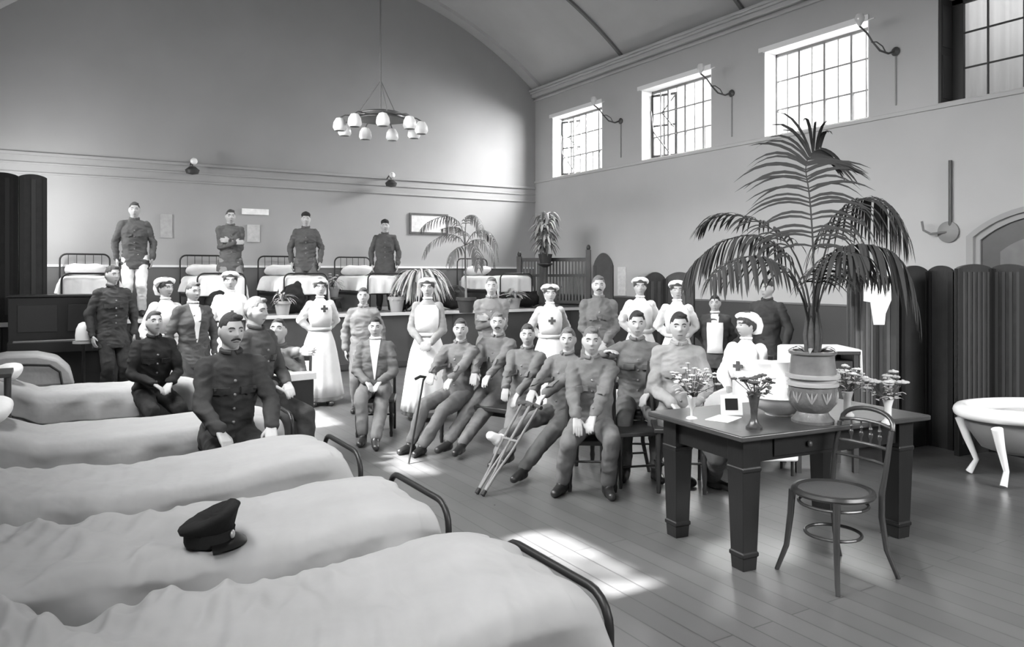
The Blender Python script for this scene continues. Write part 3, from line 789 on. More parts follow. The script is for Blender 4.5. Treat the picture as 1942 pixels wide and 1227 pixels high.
def cover(label, y0, y1, x0, x1, zt=.64, drop=.16, fold=.010, foot=.06, sag=.03, headup=.06, seed=0, group='pale bed covers on the beds by the left wall', far=.16, wild=0, m=None, axis='x', res=(120, 64)):
    NX, NY = res
    Lx, Wy = x1-x0, y1-y0
    fd = .28
    bm = BM(); grid = []
    nn = noise.noise
    for i in range(NX+1):
        u = (Lx+fd)*i/NX; row = []
        for j in range(NY+1):
            t = -drop+(Wy+drop+far)*j/NY
            x = min(u, Lx); dz = max(u-Lx, 0)
            if u > Lx-.09: x = Lx-.09+.09*sin(min((u-Lx+.09)/.14, 1)*pi/2); dz = max(0, u-Lx-.01)*.9+ .012*max(0, (u-Lx+.09)/.09)
            y = min(max(t, 0), Wy); dy = max(-t, t-Wy, 0)
            # rounded shoulder
            rd = .07; e = min(t, Wy-t)
            sh = 0
            if 0 <= e < rd: sh = rd*(1-sqrt(max(0, 1-(1-e/rd)**2)))*.8
            if e < 0: sh = rd*.8
            fr = u/Lx
            z = zt+foot*exp(-((fr-.88)/.16)**2)*(1-.3*(abs(t/Wy-.5)*2)**2)-sag*exp(-((fr-.45)/.25)**2)+headup*max(0, 1-fr/.22)
            z -= sh+dy*.97
            z -= dz
            side = 1 if t > Wy else -1
            if dy > 0:
                fo_ = (.030+.05*dy/.2)*nn(V((u*5+seed, side*3, .3)))+.012*sin(u*19+seed+3*nn(V((u*2, seed, 0))))*min(dy/.1, 1)
                y += side*(.012+.10*dy)+fo_*min(dy/.05, 1)
            q = V((u*2.2+seed, t*3.0, seed))
            z += fold*(nn(q)+.6*nn(q*2.3))*(1 if dy == 0 else .4)
            if wild:
                wf = wild*max(0, min(1, (1.25-fr*1.75)))
                wv = 1-2.4*abs(nn(V((u*3.2+t*2.6+seed, t*1.1, 2.0)))); wv2 = 1-2.4*abs(nn(V((u*6.5-t*3+seed, t*2.1, 5.0))))
                z += wf*(.6*wv+.3*wv2)
                rg = max(0, 1-3.0*abs(nn(V((u*6+t*1.5+.5*nn(V((u*3, t*4, 7.0))), t*1.3, 11.0+seed)))))
                rg2 = max(0, 1-2.6*abs(nn(V((u*13-t*4+seed, t*2.2+.6*nn(V((u*5, t*5, 3.0))), 4.0)))))
                z += wild*.28*rg2*max(0, min(1, 1.3-fr*1.3))
                z += wild*.55*rg*max(0, min(1, 1.15-fr*1.3))*max(0, min(1, (t/Wy-.35)*2.2 if t > 0 else .8))
            if dz > 0: x += .03*nn(V((t*9, seed, u)))
            row.append(bm.verts.new((x0+x, y0+y, z)))
        grid.append(row)
    for i in range(NX):
        for j in range(NY): bm.faces.new((grid[i][j], grid[i+1][j], grid[i+1][j+1], grid[i][j+1]))
    o = obj('bed_cover', bm, m or COVERM, None, ang=180, solid=.012)
    md = o.modifiers.new('ss', 'SUBSURF'); md.levels = 1; md.render_levels = 1
    return tag(o, label, 'bed cover', group)
def pillow(label, c, sx, sy, sz, rz=0, tilt=0, group=None, m=None):
    bm = BM(); n, mm = 28, 16; rings = []
    M = Matrix.Rotation(rz, 4, 'Z') @ Matrix.Rotation(tilt, 4, 'Y')
    for i in range(mm+1):
        t = pi*(.01+.98*i/mm)-pi/2; ring = []
        for k in range(n):
            a = 2*pi*k/n; cx_, sy_ = cos(a), sin(a)
            s = 1/((abs(cx_)**3.2+abs(sy_)**3.2)**(1/3.2))
            rr = abs(cos(t))**.55
            p = V((sx*rr*cx_*s, sy*rr*sy_*s, sz*sin(t)*(1-.35*rr*max(abs(cx_), abs(sy_))**3)))
            p.z += .008*noise.noise(p*9+V(c))
            ring.append(V(c)+M @ p)
        rings.append(ring)
    ringloft(bm, rings)
    return tag(obj('pillow', bm, m or WHITE, None, ang=180), label, 'pillow', group)
BEDS = [(1.80, 2.42), (2.87, 3.51), (3.92, 4.54), (5.25, 5.90), (7.42, 8.06)]
HX, FX = -.50, 1.43
bl = ['iron bed nearest the camera, its foot rail by the sunlit patch', 'iron bed with the peaked cap on it, second from the camera', 'iron bed third from the camera, foot rail bare and empty',
      'iron bed the moustached man sits on', 'iron bed the black-clad man sits on']
for (a, b_), l in zip(BEDS, bl): iron_bed(l, a, b_, HX, FX)
cover('crumpled pale cover on the bed nearest the camera', 1.74, 2.46, HX+.02, 1.37, zt=.64, fold=.012, foot=.075, sag=.0, seed=1, wild=.085, drop=.24, far=.22, res=(190, 90))
cover('pale grey cover with the dark peaked cap lying on it', 2.80, 3.50, HX+.02, 1.37, zt=.62, fold=.014, foot=.055, sag=.01, seed=5, drop=.26, far=.12, wild=.05, res=(170, 80))
cover('smooth pale cover on the third bed from the camera', 3.86, 4.54, HX+.02, 1.36, zt=.63, fold=.012, foot=.05, sag=.03, seed=9, drop=.26, far=.12, wild=.035)
cover('pale cover under the moustached man', 5.22, 5.92, HX+.08, 1.36, zt=.60, fold=.010, foot=.03, sag=.0, headup=.14, seed=14, drop=.16, far=.12, wild=.010)
cover('pale cover on the bed beside the black-clad man', 7.38, 8.06, HX+.08, 1.20, zt=.60, fold=.010, foot=.03, sag=.0, headup=.16, seed=22, drop=.18, far=.12, wild=.010)
for i, (a, b_) in enumerate(BEDS):
    if i in (3, 4): pillow(['', '', '', 'white pillow at the head of the bed the moustached man sits on', 'white pillow at the head of the bed beside the black-clad man'][i], (-.33, (a+b_)/2, .76), .16, .27, .075, tilt=R(-18))
# rounded couch bed further back
t = thing('couch_bed', 'low pale couch with a curved padded end in front of the dark piano', 'couch', (-.10, 10.35, 0))
bm = BM()
pr = [(-.52, .34), (-.52, .66), (-.30, .71), (.0, .70), (.20, .64), (.33, .50), (.37, .34)]
ringloft(bm, [[V((x, y, z+.012*noise.noise(V((x*6, y*4, z*5))))) for x, z in pr] for y in [-.32+.64*i/8 for i in range(9)]])
obj('quilt', bm, BLANK, t, bevel=.03, ang=50)
bm = BM(); tube(bm, [(-.52, -.345, .60), (-.1, -.345, .60), (.12, -.345, .58), (.22, -.345, .50), (.25, -.345, .30)], .013, 8); obj('piping', bm, IRON, t)
bm = BM(); box(bm, -.50, .34, -.31, .31, .22, .335); obj('couch_frame', bm, wood(40), t, False)
for x in (-.46, .30):
    for y in (-.27, .27): bm = BM(); lathe(bm, [(.02, 0), (.03, .03), (.022, .10), (.03, .20), (.03, .23)], (x, y, 0), 12); obj('leg', bm, wood(40), t)
# the cap on the second bed
t = thing('peaked_cap', 'dark service cap with stiff crown and peak lying on the second bed cover', 'cap', (.50, 2.93, .635), R(-38)); t.scale = (.9, .9, .88)
bm = BM(); lathe(bm, [(.088, .0), (.092, .012), (.092, .05), (.094, .055)], (0, 0, 0), 32, fn=lambda a, z: 1+.10*abs(sin(a))); obj('band', bm, cloth(38), t)
bm = BM(); 
rings = []
for r_, z_ in ((.092, .05), (.108, .085), (.116, .105), (.100, .118), (.05, .105), (.003, .10)):
    rings.append([V((r_*cos(2*pi*k/32), r_*1.08*sin(2*pi*k/32), z_+(.042*(cos(2*pi*k/32-.4)) if r_ > .095 else .01*cos(2*pi*k/32-.4))+.006*noise.noise(V((r_*30*cos(2*pi*k/32), r_*30*sin(2*pi*k/32), 3))))) for k in range(32)])
ringloft(bm, rings); obj('crown', bm, cloth(34), t, ang=180)
bm = BM(); rings = []
for j in range(6):
    f = j/5; rings.append([V(((.088+.055*f)*cos(a), (.095+.045*f)*sin(a), .016-.018*f*f+q)) for q in (0,) for a in [-1.0+2.0*i/14 for i in range(15)]]+[V(((.088+.055*f)*cos(a), (.095+.045*f)*sin(a), .010-.018*f*f)) for a in [1.0-2.0*i/14 for i in range(15)]])
ringloft(bm, rings); obj('peak', bm, mat('patent_leather', 20, .25, .6), t)
bm = BM(); ellipsoid(bm, (.097, 0, .036), .008, .016, .018); obj('cap_badge', bm, mat('badge_metal', 190, .3, .5, metal=.6), t)
# bedside stand at the very left
t = thing('bedside_stand', 'small dark stand at the left edge beyond the moustached man\'s bed', 'stand', (-.42, 6.75, 0))
bm = BM(); box(bm, -.2, .2, -.2, .2, .86, .89); obj('top', bm, wood(60), t, False, bevel=.004)
for x in (-.17, .17):
    for y in (-.17, .17): bm = BM(); tube(bm, [(x, y, 0), (x, y, .86)], [.014, .018], 8); obj('leg', bm, wood(50), t)
bm = BM(); box(bm, -.17, .17, -.17, .17, .45, .47); obj('shelf', bm, wood(50), t, False)
# ================================================================ table, chair, plants
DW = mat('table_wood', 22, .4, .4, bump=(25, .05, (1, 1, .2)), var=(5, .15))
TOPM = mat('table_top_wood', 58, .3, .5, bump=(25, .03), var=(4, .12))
TA = R(-6); TX, TY, TZ = 3.10, 2.80, .75
TL, TD = 1.47, .84
t = thing('table', 'large dark square legged table in the right foreground', 'table', (TX, TY, 0), TA)
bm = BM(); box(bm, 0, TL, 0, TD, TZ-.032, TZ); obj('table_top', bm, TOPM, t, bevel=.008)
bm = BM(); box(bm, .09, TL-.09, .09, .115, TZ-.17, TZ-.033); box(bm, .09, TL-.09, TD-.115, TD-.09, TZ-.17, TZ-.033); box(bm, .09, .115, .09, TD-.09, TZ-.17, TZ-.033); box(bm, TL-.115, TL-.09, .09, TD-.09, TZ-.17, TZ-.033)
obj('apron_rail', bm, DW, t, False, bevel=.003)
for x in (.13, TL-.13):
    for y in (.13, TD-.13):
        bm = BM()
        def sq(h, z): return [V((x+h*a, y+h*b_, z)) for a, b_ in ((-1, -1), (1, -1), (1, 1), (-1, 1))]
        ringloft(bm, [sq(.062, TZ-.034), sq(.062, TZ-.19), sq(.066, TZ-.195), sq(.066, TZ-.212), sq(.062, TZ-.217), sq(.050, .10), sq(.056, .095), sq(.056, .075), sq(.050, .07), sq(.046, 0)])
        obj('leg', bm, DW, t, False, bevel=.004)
bm = BM(); box(bm, .30, .80, .080, .089, TZ-.15, TZ-.05); dr = obj('drawer', bm, DW, t, False, bevel=.003)
bm = BM(); ellipsoid(bm, (.55, .068, TZ-.10), .018, .014, .018); obj('knob', bm, BRASS, dr)
TMX = Matrix.Translation((TX, TY, 0)) @ Matrix.Rotation(TA, 4, 'Z')
# bentwood chair
BW = mat('bentwood', 48, .28, .6, var=(6, .2))
t = thing('bentwood_chair', 'bentwood chair with round seat and bead spindled back in the right foreground', 'chair', (3.57, 2.60, 0), atan2(-.99, -.08)); t.scale = (1, 1, .965)
# forward is local -Y
bm = BM(); n = 40; sr = .205
lathe(bm, [(sr-.02, .445), (sr, .450), (sr+.006, .462), (sr, .478), (sr-.018, .482), (sr-.03, .470)], n=n); obj('seat_ring', bm, BW, t)
bm = BM(); lathe(bm, [(.002, .472), (sr-.018, .470), (sr-.018, .458), (.002, .458)], n=n); obj('seat', bm, mat('cane_seat', 78, .6, .3, bump=(160, .3)), t)
for s in (-1, 1):
    bm = BM(); tube(bm, [(s*.20, -.20, 0), (s*.165, -.165, .14), (s*.150, -.150, .32), (s*.145, -.142, .455)], [.012, .0145, .017, .019], 10); obj('leg', bm, BW, t)
    bm = BM(); tube(bm, [(s*.185, .27, 0), (s*.165, .205, .16), (s*.155, .180, .34), (s*.158, .178, .47), (s*.165, .205, .62), (s*.163, .245, .80)], [.012, .014, .016, .016, .014, .013], 10); obj('leg', bm, BW, t)
bm = BM(); pts = []
for i in range(13):
    a = pi*i/12; pts.append((.163*cos(a), .245+.032*sin(a)+.01, .80+.095*sin(a)**.7))
tube(bm, pts, .013, 10); obj('back_bow', bm, BW, t)
bm = BM(); tube(bm, [(-.160, .250, .815), (-.08, .268, .825), (0, .272, .828), (.08, .268, .825), (.160, .250, .815)], .010, 8); tube(bm, [(-.164, .226, .70), (-.08, .246, .70), (0, .250, .70), (.08, .246, .70), (.164, .226, .70)], .010, 8)
tube(bm, [(-.16, .205, .62), (-.08, .222, .62), (0, .226, .62), (.08, .222, .62), (.16, .205, .62)], .009, 8)
obj('back_rail', bm, BW, t)
for x in (-.09, -.03, .03, .09):
    bm = BM(); yy = .268-.06*abs(x)*1.5; 
    prof = [(.005, .0), (.005, .02), (.011, .035), (.013, .045), (.011, .055), (.005, .062), (.006, .07), (.011, .08), (.005, .095), (.005, .118)]
    lathe(bm, prof, (x, yy-.012, .706), 10); obj('spindle', bm, BW, t)
bm = BM(); tube(bm, [(.140*cos(2*pi*i/28), .140*sin(2*pi*i/28), .235) for i in range(29)], .009, 8); tube(bm, [(.172*cos(2*pi*i/28), .172*sin(2*pi*i/28), .40) for i in range(29)], .009, 8); obj('stretcher_ring', bm, BW, t)
# simple dark chairs under the seated people
def plain_chair(label, x, y, rz, sz, w=.40, back=.86, solid=False, group=None, tone=44):
    t = thing('wooden_chair', label, 'chair', (x, y, 0), rz, group); m = wood(tone)
    bm = BM(); box(bm, -w/2, w/2, -.20, .20, sz-.035, sz); obj('seat', bm, m, t, bevel=.008)
    for s in (-1, 1):
        bm = BM(); lathe(bm, [(.014, 0), (.018, .04), (.014, .06), (.02, .12), (.022, sz*.55), (.015, sz*.6), (.022, sz*.66), (.022, sz-.036)], (s*(w/2-.035), -.165, 0), 12); obj('leg', bm, m, t)
        bm = BM(); tube(bm, [(s*(w/2-.02), .24, 0), (s*(w/2-.02), .185, sz*.6), (s*(w/2-.02), .185, sz), (s*(w/2-.02), .24, back)], [.014, .017, .017, .013], 8); obj('leg', bm, m, t)
    bm = BM()
    if solid: 
        M = Matrix.Translation((0, .19, sz+.05)) @ Matrix.Rotation(-math.atan2(.055, back-sz), 4, 'X'); box(bm, -w/2+.02, w/2-.02, -.01, .01, 0, back-sz-.05, M=M)
    else:
        for f in (.45, .92): box(bm, -w/2+.03, w/2-.03, .185+.055*f-.008, .185+.055*f+.008, sz+(back-sz)*f-.03, sz+(back-sz)*f+.03)
    obj('backrest', bm, m, t, False, bevel=.004)
    bm = BM()
    for s in (-1, 1): tube(bm, [(s*(w/2-.03), -.165, .16), (s*(w/2-.03), .21, .16)], .009, 6)
    tube(bm, [(-w/2+.035, -.16, .22), (w/2-.035, -.16, .22)], .009, 6); obj('stretcher', bm, m, t)
    return t
for d, l, kw in ((mE, 'dark chair under the man in the grey jacket', {}), (mJ, 'dark chair with turned legs under the soldier at the front', {}), (mK, 'dark chair under the soldier with the dark parted hair', {}),
                 (mL, 'dark chair behind the big table under the soldier in pale tunic', {}), (mM, 'chair under the seated nurse', {}), (mD, 'chair under the man leaning on the small box', {})):
    o = V((sin(-d['rz']), 0, 0)); f = Matrix.Rotation(d['rz'], 4, 'Z') @ V((0, .0, 0))
    plain_chair(l, d['X']+f.x, d['Y']+f.y, d['rz'], max(.36, d['pel']-.085*d['k']-.02))
x, y = W(1197, 5.95); plain_chair('empty dark chair with solid back beside the big table', x, y, R(-108), .42, .46, .90, solid=True)
# bench for the four men
a, b_ = V((mF['X'], mF['Y'], 0)), V((mI['X'], mI['Y'], 0)); d = (b_-a); ln = d.length+.50; ang = atan2(d.y, d.x); c = (a+b_)/2
sz = .40
t = thing('bench', 'long dark wooden bench under the four leaning soldiers', 'bench', (c.x+.10, c.y+.06, 0), ang); m = wood(44)
bm = BM(); box(bm, -ln/2, ln/2, -.17, .17, sz-.04, sz); obj('seat', bm, m, t, bevel=.006)
for x in (-ln/2+.08, ln/2-.08):
    for y in (-.13, .13): bm = BM(); lathe(bm, [(.016, 0), (.022, .05), (.018, .08), (.026, sz*.6), (.02, sz*.7), (.028, sz-.041)], (x, y, 0), 12); obj('leg', bm, m, t)
bm = BM(); box(bm, -ln/2+.08, ln/2-.08, -.012, .012, sz-.11, sz-.041); obj('rail', bm, m, t, False)
# crutches and stick
def crutch(label, top, bot):
    top, bot = V(top), V(bot); d = (top-bot).normalized(); u = d.cross(V((0, 0, 1))).normalized(); t = thing('crutch', label, 'crutch', bot, 0, 'crutches of the soldier with the bandaged foot')
    L_ = (top-bot).length; m = mat('crutch_wood', 112, .4, .4)
    bm = BM()
    for s in (-1, 1): tube(bm, [u*s*.004, d*L_*.25+u*s*.010, d*L_*.5+u*s*.035, d*L_+u*s*.045], .010, 8)
    obj('shaft', bm, m, t)
    bm = BM(); tube(bm, [d*L_-u*.075, d*(L_+.02), d*L_+u*.075], .018, 8); obj('armrest', bm, cloth(70), t)
    bm = BM(); tube(bm, [d*L_*.6-u*.036, d*L_*.6+u*.036], .011, 8); obj('grip', bm, m, t)
    bm = BM(); tube(bm, [V((0, 0, .0)), d*.04], .016, 8); obj('rubber_tip', bm, DARK, t)
crutch('left one of the two wooden crutches leaning across the bench', P3(998, 768, 6.0), G(904, 938)+V((0, 0, .01)))
crutch('right one of the two wooden crutches leaning across the bench', P3(1012, 772, 5.95), G(915, 942)+V((0, 0, .01)))
t0 = P3(803, 720, 6.70); b0 = G(775, 880)+V((0, 0, .005))
t = thing('walking_stick', 'dark walking stick with crook handle held by the first soldier on the bench', 'stick', b0)
bm = BM(); q = t0-b0; tube(bm, [V((0, 0, 0)), q*.5, q], .009, 8); obj('shaft', bm, DARK, t)
bm = BM(); tube(bm, [q, q+V((.02, .0, .02)), q+V((-.03, 0, .03)), q+V((-.08, 0, .01))], .013, 8); obj('handle', bm, DARK, t)
# small white topped box / table the man leans on
x, y = W(548, 6.45)
t = thing('small_table', 'small dark box table with white cloth top by the slim nurse', 'table', (x, y, 0), R(12))
bm = BM(); box(bm, -.15, .15, -.15, .15, 0.0, .76); obj('body', bm, wood(40), t, bevel=.006)
bm = BM(); box(bm, -.165, .165, -.165, .165, .762, .778); box(bm, -.165, .165, -.170, -.160, .72, .778); obj('cloth_top', bm, WHITE, t, bevel=.006)
# -------- leaves and plants
def leaflet(bm, p, d, nrm, L_, w_, droop, n=6):
    d = d.normalized(); s = d.cross(nrm); s = (s if s.length > 1e-4 else V((1, 0, 0))).normalized()
    prev = None; q = V(p)
    for i in range(n+1):
        f = i/n; wd = w_*(sin(pi*min(1, .12+.88*f))**.6 if f < 1 else .05)
        dd = (d+V((0, 0, -1))*droop*f*1.6).normalized()
        a, b_, c = bm.verts.new(q-s*wd), bm.verts.new(q+nrm*wd*.25), bm.verts.new(q+s*wd)
        if prev:
            bm.faces.new((prev[0], a, b_, prev[1])); bm.faces.new((prev[1], b_, c, prev[2]))
        prev = (a, b_, c); q = q+dd*L_/n
def catmull(pts, n):
    pts = [V(p) for p in pts]; P = [pts[0]*2-pts[1]]+pts+[pts[-1]*2-pts[-2]]; out = []
    for i in range(n+1):
        t = (len(pts)-1)*i/n; k = min(int(t), len(pts)-2); f = t-k
        a, b_, c, d = P[k:k+4]
        out.append(.5*((2*b_)+(c-a)*f+(2*a-5*b_+4*c-d)*f*f+(3*b_-a-3*c+d)*f**3))
    return out
def frond(name, pts, parent, m, L_=.34, n=26, start=.28, w_=.009, droop=.6, side=None, fwd=.55, rr=.007, loc=None, up=0.0):
    c = catmull(pts, 60)
    o = loc or V((0, 0, 0)); c = [p-o for p in c]
    bm = BM(); tube(bm, c[::3], [rr*(1-.8*i/20) for i in range(21)], 6)
    for i in range(n):
        f = start+(1-start)*(i+.5)/n; k = min(int(f*60), 59); p = c[k]; tg = (c[min(k+1, 60)]-c[max(k-1, 0)]).normalized()
        g = (f-start)/(1-start)
        sd = side if side is not None else tg.cross(V((0, 0, 1)))
        sd = (sd-tg*sd.dot(tg)).normalized(); nrm = sd.cross(tg).normalized()
        if nrm.z < 0: nrm = -nrm
        ll = L_*(sin(pi*(.22+.66*g))**.8)
        for s in (1, -1):
            jit = random.uniform(.85, 1.12)
            leaflet(bm, p, tg*(fwd+.5*g)+sd*s+V((0, 0, up+random.uniform(-.08, .08))), nrm, ll*jit, w_*random.uniform(.8, 1.2), droop*random.uniform(.75, 1.25))
    return obj(name, bm, m, parent, ang=180)
LAT = V((C_, -S_, 0)); FWD = V((S_, C_, 0))
pz0 = 4.42
bx, by = W(1541, pz0)
PO = V((bx, by, TZ))
t = thing('potted_palm', 'tall feathery palm in an ornate urn on the big table', 'plant', PO)
pot = mat('glazed_urn', 92, .35, .5, bump=(24, .35), var=(18, .25))
bm = BM(); lathe(bm, [(.01, .0), (.115, .0), (.118, .015), (.095, .04), (.085, .06), (.100, .075), (.128, .11), (.134, .15), (.132, .205), (.120, .21)], n=40, fn=lambda a, z: 1+.018*cos(8*a)*(1 if .09 < z < .2 else 0)); obj('urn_body', bm, pot, t)
bm = BM(); lathe(bm, [(.125, .205), (.142, .212), (.142, .228), (.128, .235), (.128, .25), (.150, .258), (.150, .275), (.130, .28)], n=40); obj('urn_band', bm, mat('glazed_band', 150, .3, .5), t)
bm = BM(); lathe(bm, [(.130, .275), (.122, .34), (.118, .385), (.132, .395), (.132, .41), (.11, .41), (.105, .375), (.01, .37)], n=40); obj('urn_neck', bm, mat('urn_neck_glaze', 105, .35, .5, var=(14, .2)), t)
for k in range(10):
    a = 2*pi*k/10; bm = BM(); c0 = V((.131*cos(a), .131*sin(a), .150))
    for da in (-.13, .0, .13): leaflet_pts = None; tube(bm, [V((.128*cos(a), .128*sin(a), .12)), V((.136*cos(a+da), .136*sin(a+da), .155)), V((.136*cos(a+da*1.6), .136*sin(a+da*1.6), .182))], [.004, .006, .002], 6)
    obj('relief_leaf', bm, mat('urn_relief', 132, .4, .4), t)
bm = BM(); ellipsoid(bm, (0, 0, .375), .10, .10, .02); obj('soil', bm, cloth(40), t)
bm = BM(); tube(bm, [(0, 0, .37), (.005, 0, .45), (0, 0, .52), (-.003, 0, .62)], [.045, .035, .03, .022], 10)
for k in range(7):
    a = k*.9; tube(bm, [(.03*cos(a), .03*sin(a), .38), (.04*cos(a), .04*sin(a), .50), (.025*cos(a), .025*sin(a), .66)], [.014, .016, .006], 8)
obj('trunk', bm, mat('palm_stem', 84, .6, .3, bump=(40, .4)), t)
for k in range(6):
    a = k*1.1+.4; bm = BM(); leaflet(bm, V((.04*cos(a), .04*sin(a), .39)), V((.8*cos(a), .8*sin(a), 1)), V((0, 0, 1)), .13, .014, 1.0); obj('young_leaf', bm, GREENL if k % 2 else GREEN, t, ang=180)
def PP(lst): return [P3(px, py, pz0+dz) for px, py, dz in lst]
FR = [
 ([(1541, 640, 0), (1543, 540, 0), (1541, 450, .02), (1535, 370, .05), (1528, 318, .08), (1538, 292, .08), (1558, 280, .06)], dict(L_=.42, n=30, start=.30, side=LAT, droop=.75, fwd=.12, up=.10)),
 ([(1543, 640, 0), (1552, 540, .06), (1578, 440, .16), (1630, 378, .24), (1680, 392, .26), (1722, 450, .24)], dict(L_=.42, n=34, start=.34, droop=2.6, fwd=.3)),
 ([(1543, 640, 0), (1555, 545, -.06), (1580, 484, -.16), (1630, 464, -.26), (1690, 478, -.34), (1724, 520, -.38), (1743, 590, -.40)], dict(L_=.40, n=36, start=.30, droop=2.6, fwd=.3)),
 ([(1540, 640, 0), (1520, 540, .05), (1485, 478, .14), (1435, 446, .24), (1370, 458, .32), (1325, 490, .36), (1300, 520, .38)], dict(L_=.34, n=34, start=.30, droop=2.2, fwd=.35)),
 ([(1540, 640, 0), (1518, 555, -.06), (1480, 508, -.16), (1430, 486, -.26), (1380, 500, -.34), (1345, 530, -.38)], dict(L_=.28, n=26, start=.35, droop=2.4, fwd=.3)),
 ([(1543, 640, 0), (1558, 560, .1), (1590, 520, .26), (1640, 508, .42), (1690, 530, .5)], dict(L_=.26, n=24, start=.35, droop=1.6, fwd=.4)),
 ([(1541, 640, 0), (1530, 550, .1), (1500, 470, .3), (1440, 420, .48), (1370, 408, .6), (1330, 430, .66)], dict(L_=.30, n=26, start=.4, droop=1.0, fwd=.5, up=.2)),
 ([(1542, 640, 0), (1545, 560, -.1), (1560, 510, -.25), (1600, 480, -.42), (1640, 486, -.5)], dict(L_=.26, n=22, start=.35, droop=1.6, fwd=.4)),
]
for pts, kw in FR: frond('frond', PP(pts), t, mat('palm_leaf', 50, .7, .2, var=(3, .2)), loc=PO, **kw)
# flowers and china on the table
def blossom(bm, p, r):
    for k in range(5):
        a = 2*pi*k/5+p[0]*9; ellipsoid(bm, V(p)+V((cos(a), sin(a), .15))*r*.6, r*.5, r*.5, r*.28, 8, 5)
    ellipsoid(bm, V(p)+V((0, 0, r*.2)), r*.4, r*.4, r*.35, 8, 5)
def bouquet(label, px, py, z, prof, vm, h, spread, n, bt, lt, seed, br=.022, vh=.14, cat='vase'):
    rnd = random.Random(seed); x, y = W(px, z)
    t = thing('flower_vase', label, cat, (x, y, TZ))
    bm = BM(); lathe(bm, prof, n=24); obj('vase', bm, vm, t)
    bm = BM(); tips = []
    for k in range(n):
        a = rnd.uniform(0, 2*pi); r_ = spread*sqrt(rnd.random()); tp = V((r_*cos(a), r_*sin(a), vh+(h-vh)*(1-.45*r_/spread)*rnd.uniform(.55, 1)))
        tips.append(tp); tube(bm, [(0, 0, vh*.4), (tp.x*.25, tp.y*.25, vh+.01), tp], .0022, 5)
    obj('stems', bm, GREEN, t)
    bm = BM()
    for k in range(n*2):
        tp = rnd.choice(tips)*rnd.uniform(.55, .95); tp.z = max(tp.z, vh); a = rnd.uniform(0, 6.3)
        leaflet(bm, tp, V((cos(a), sin(a), .3)), V((0, 0, 1)), rnd.uniform(.03, .06), .010, .8, 4)
    obj('leaves', bm, lt, t, ang=180)
    for tp in tips:
        bm = BM(); blossom(bm, tp, br*rnd.uniform(.7, 1.2)); obj('blossom', bm, bt if rnd.random() < .75 else GREENL, t)
GLV = mat('thin_glass', 200, .12, .6)
bouquet('light airy bouquet in a slender glass, leftmost on the big table', 1312, 785, 4.52, [(.01, 0), (.035, .0), (.03, .008), (.008, .015), (.008, .05), (.02, .08), (.03, .13), (.027, .13), (.018, .08), (.005, .06)], GLV, .35, .15, 34, mat('petal_pale', 205, .7), GREENL, 3, .016)
bouquet('dark tall vase of dark and pale flowers near the table edge', 1430, 805, 4.22, [(.01, 0), (.045, 0), (.045, .012), (.028, .03), (.018, .06), (.020, .11), (.030, .17), (.040, .20), (.034, .20), (.02, .15), (.01, .10)], mat('dark_vase', 55, .3, .5, var=(30, .4)), .33, .13, 17, mat('petal_dark', 70, .7), GREEN, 5, .024, .19)
bouquet('tall pale bouquet just right of the palm urn', 1607, 785, 4.60, [(.01, 0), (.04, 0), (.04, .01), (.022, .03), (.022, .10), (.036, .15), (.03, .15), (.016, .08)], GLV, .33, .13, 38, mat('petal_pale', 205, .7), GREENL, 8, .020)
bouquet('sparse bouquet behind the back of the bentwood chair', 1684, 795, 4.35, [(.01, 0), (.036, 0), (.036, .01), (.018, .03), (.020, .10), (.03, .14), (.026, .14), (.014, .08)], GLV, .33, .12, 18, mat('petal_mid', 160, .7), GREENL, 12, .030)
x, y = W(1480, 4.66)
t = thing('wash_basin', 'round white china basin on the big table behind the dark vase', 'basin', (x, y, TZ))
bm = BM(); lathe(bm, [(.01, 0), (.09, 0), (.09, .012), (.14, .04), (.19, .09), (.205, .115), (.210, .118), (.200, .122), (.18, .09), (.13, .045), (.01, .03)], n=48); obj('bowl', bm, ENAM, t)
bm = BM(); tube(bm, [(.2075*cos(2*pi*i/48), .2075*sin(2*pi*i/48), .119) for i in range(49)], .006, 8); obj('rim', bm, ENAM, t)
t = thing('water_jug', 'white water jug standing in the round china basin', 'jug', (x, y, TZ+.03))
bm = BM(); lathe(bm, [(.01, .0), (.06, .0), (.075, .03), (.10, .10), (.095, .15), (.06, .21), (.05, .25), (.065, .29), (.058, .29), (.044, .25), (.01, .24)], n=32); obj('body', bm, ENAM, t)
bm = BM(); tube(bm, [LAT*.055+V((0, 0, .27)), LAT*.12+V((0, 0, .26)), LAT*.13+V((0, 0, .18)), LAT*.09+V((0, 0, .12))], .011, 8); obj('handle', bm, ENAM, t)
x, y = W(1388, 4.62)
t = thing('framed_picture', 'small white mounted picture with dark centre standing among the flower vases', 'picture', (x, y, TZ), -TH)
bm = BM(); M = Matrix.Rotation(R(-12), 4, 'X'); box(bm, -.065, .065, -.005, .005, 0, .12, M=M); obj('mount', bm, WHITE, t, False)
bm = BM(); box(bm, -.038, .038, -.008, -.0052, .03, .10, M=M); obj('picture', bm, cloth(40), t, False)
x, y = W(1372, 4.50)
t = thing('paper_sheet', 'white sheet of paper lying on the table left of the dark vase', 'paper', (x, y, TZ+.001), R(20))
bm = BM(); box(bm, -.10, .10, -.07, .07, 0, .004); obj('sheet', bm, WHITE, t, False)
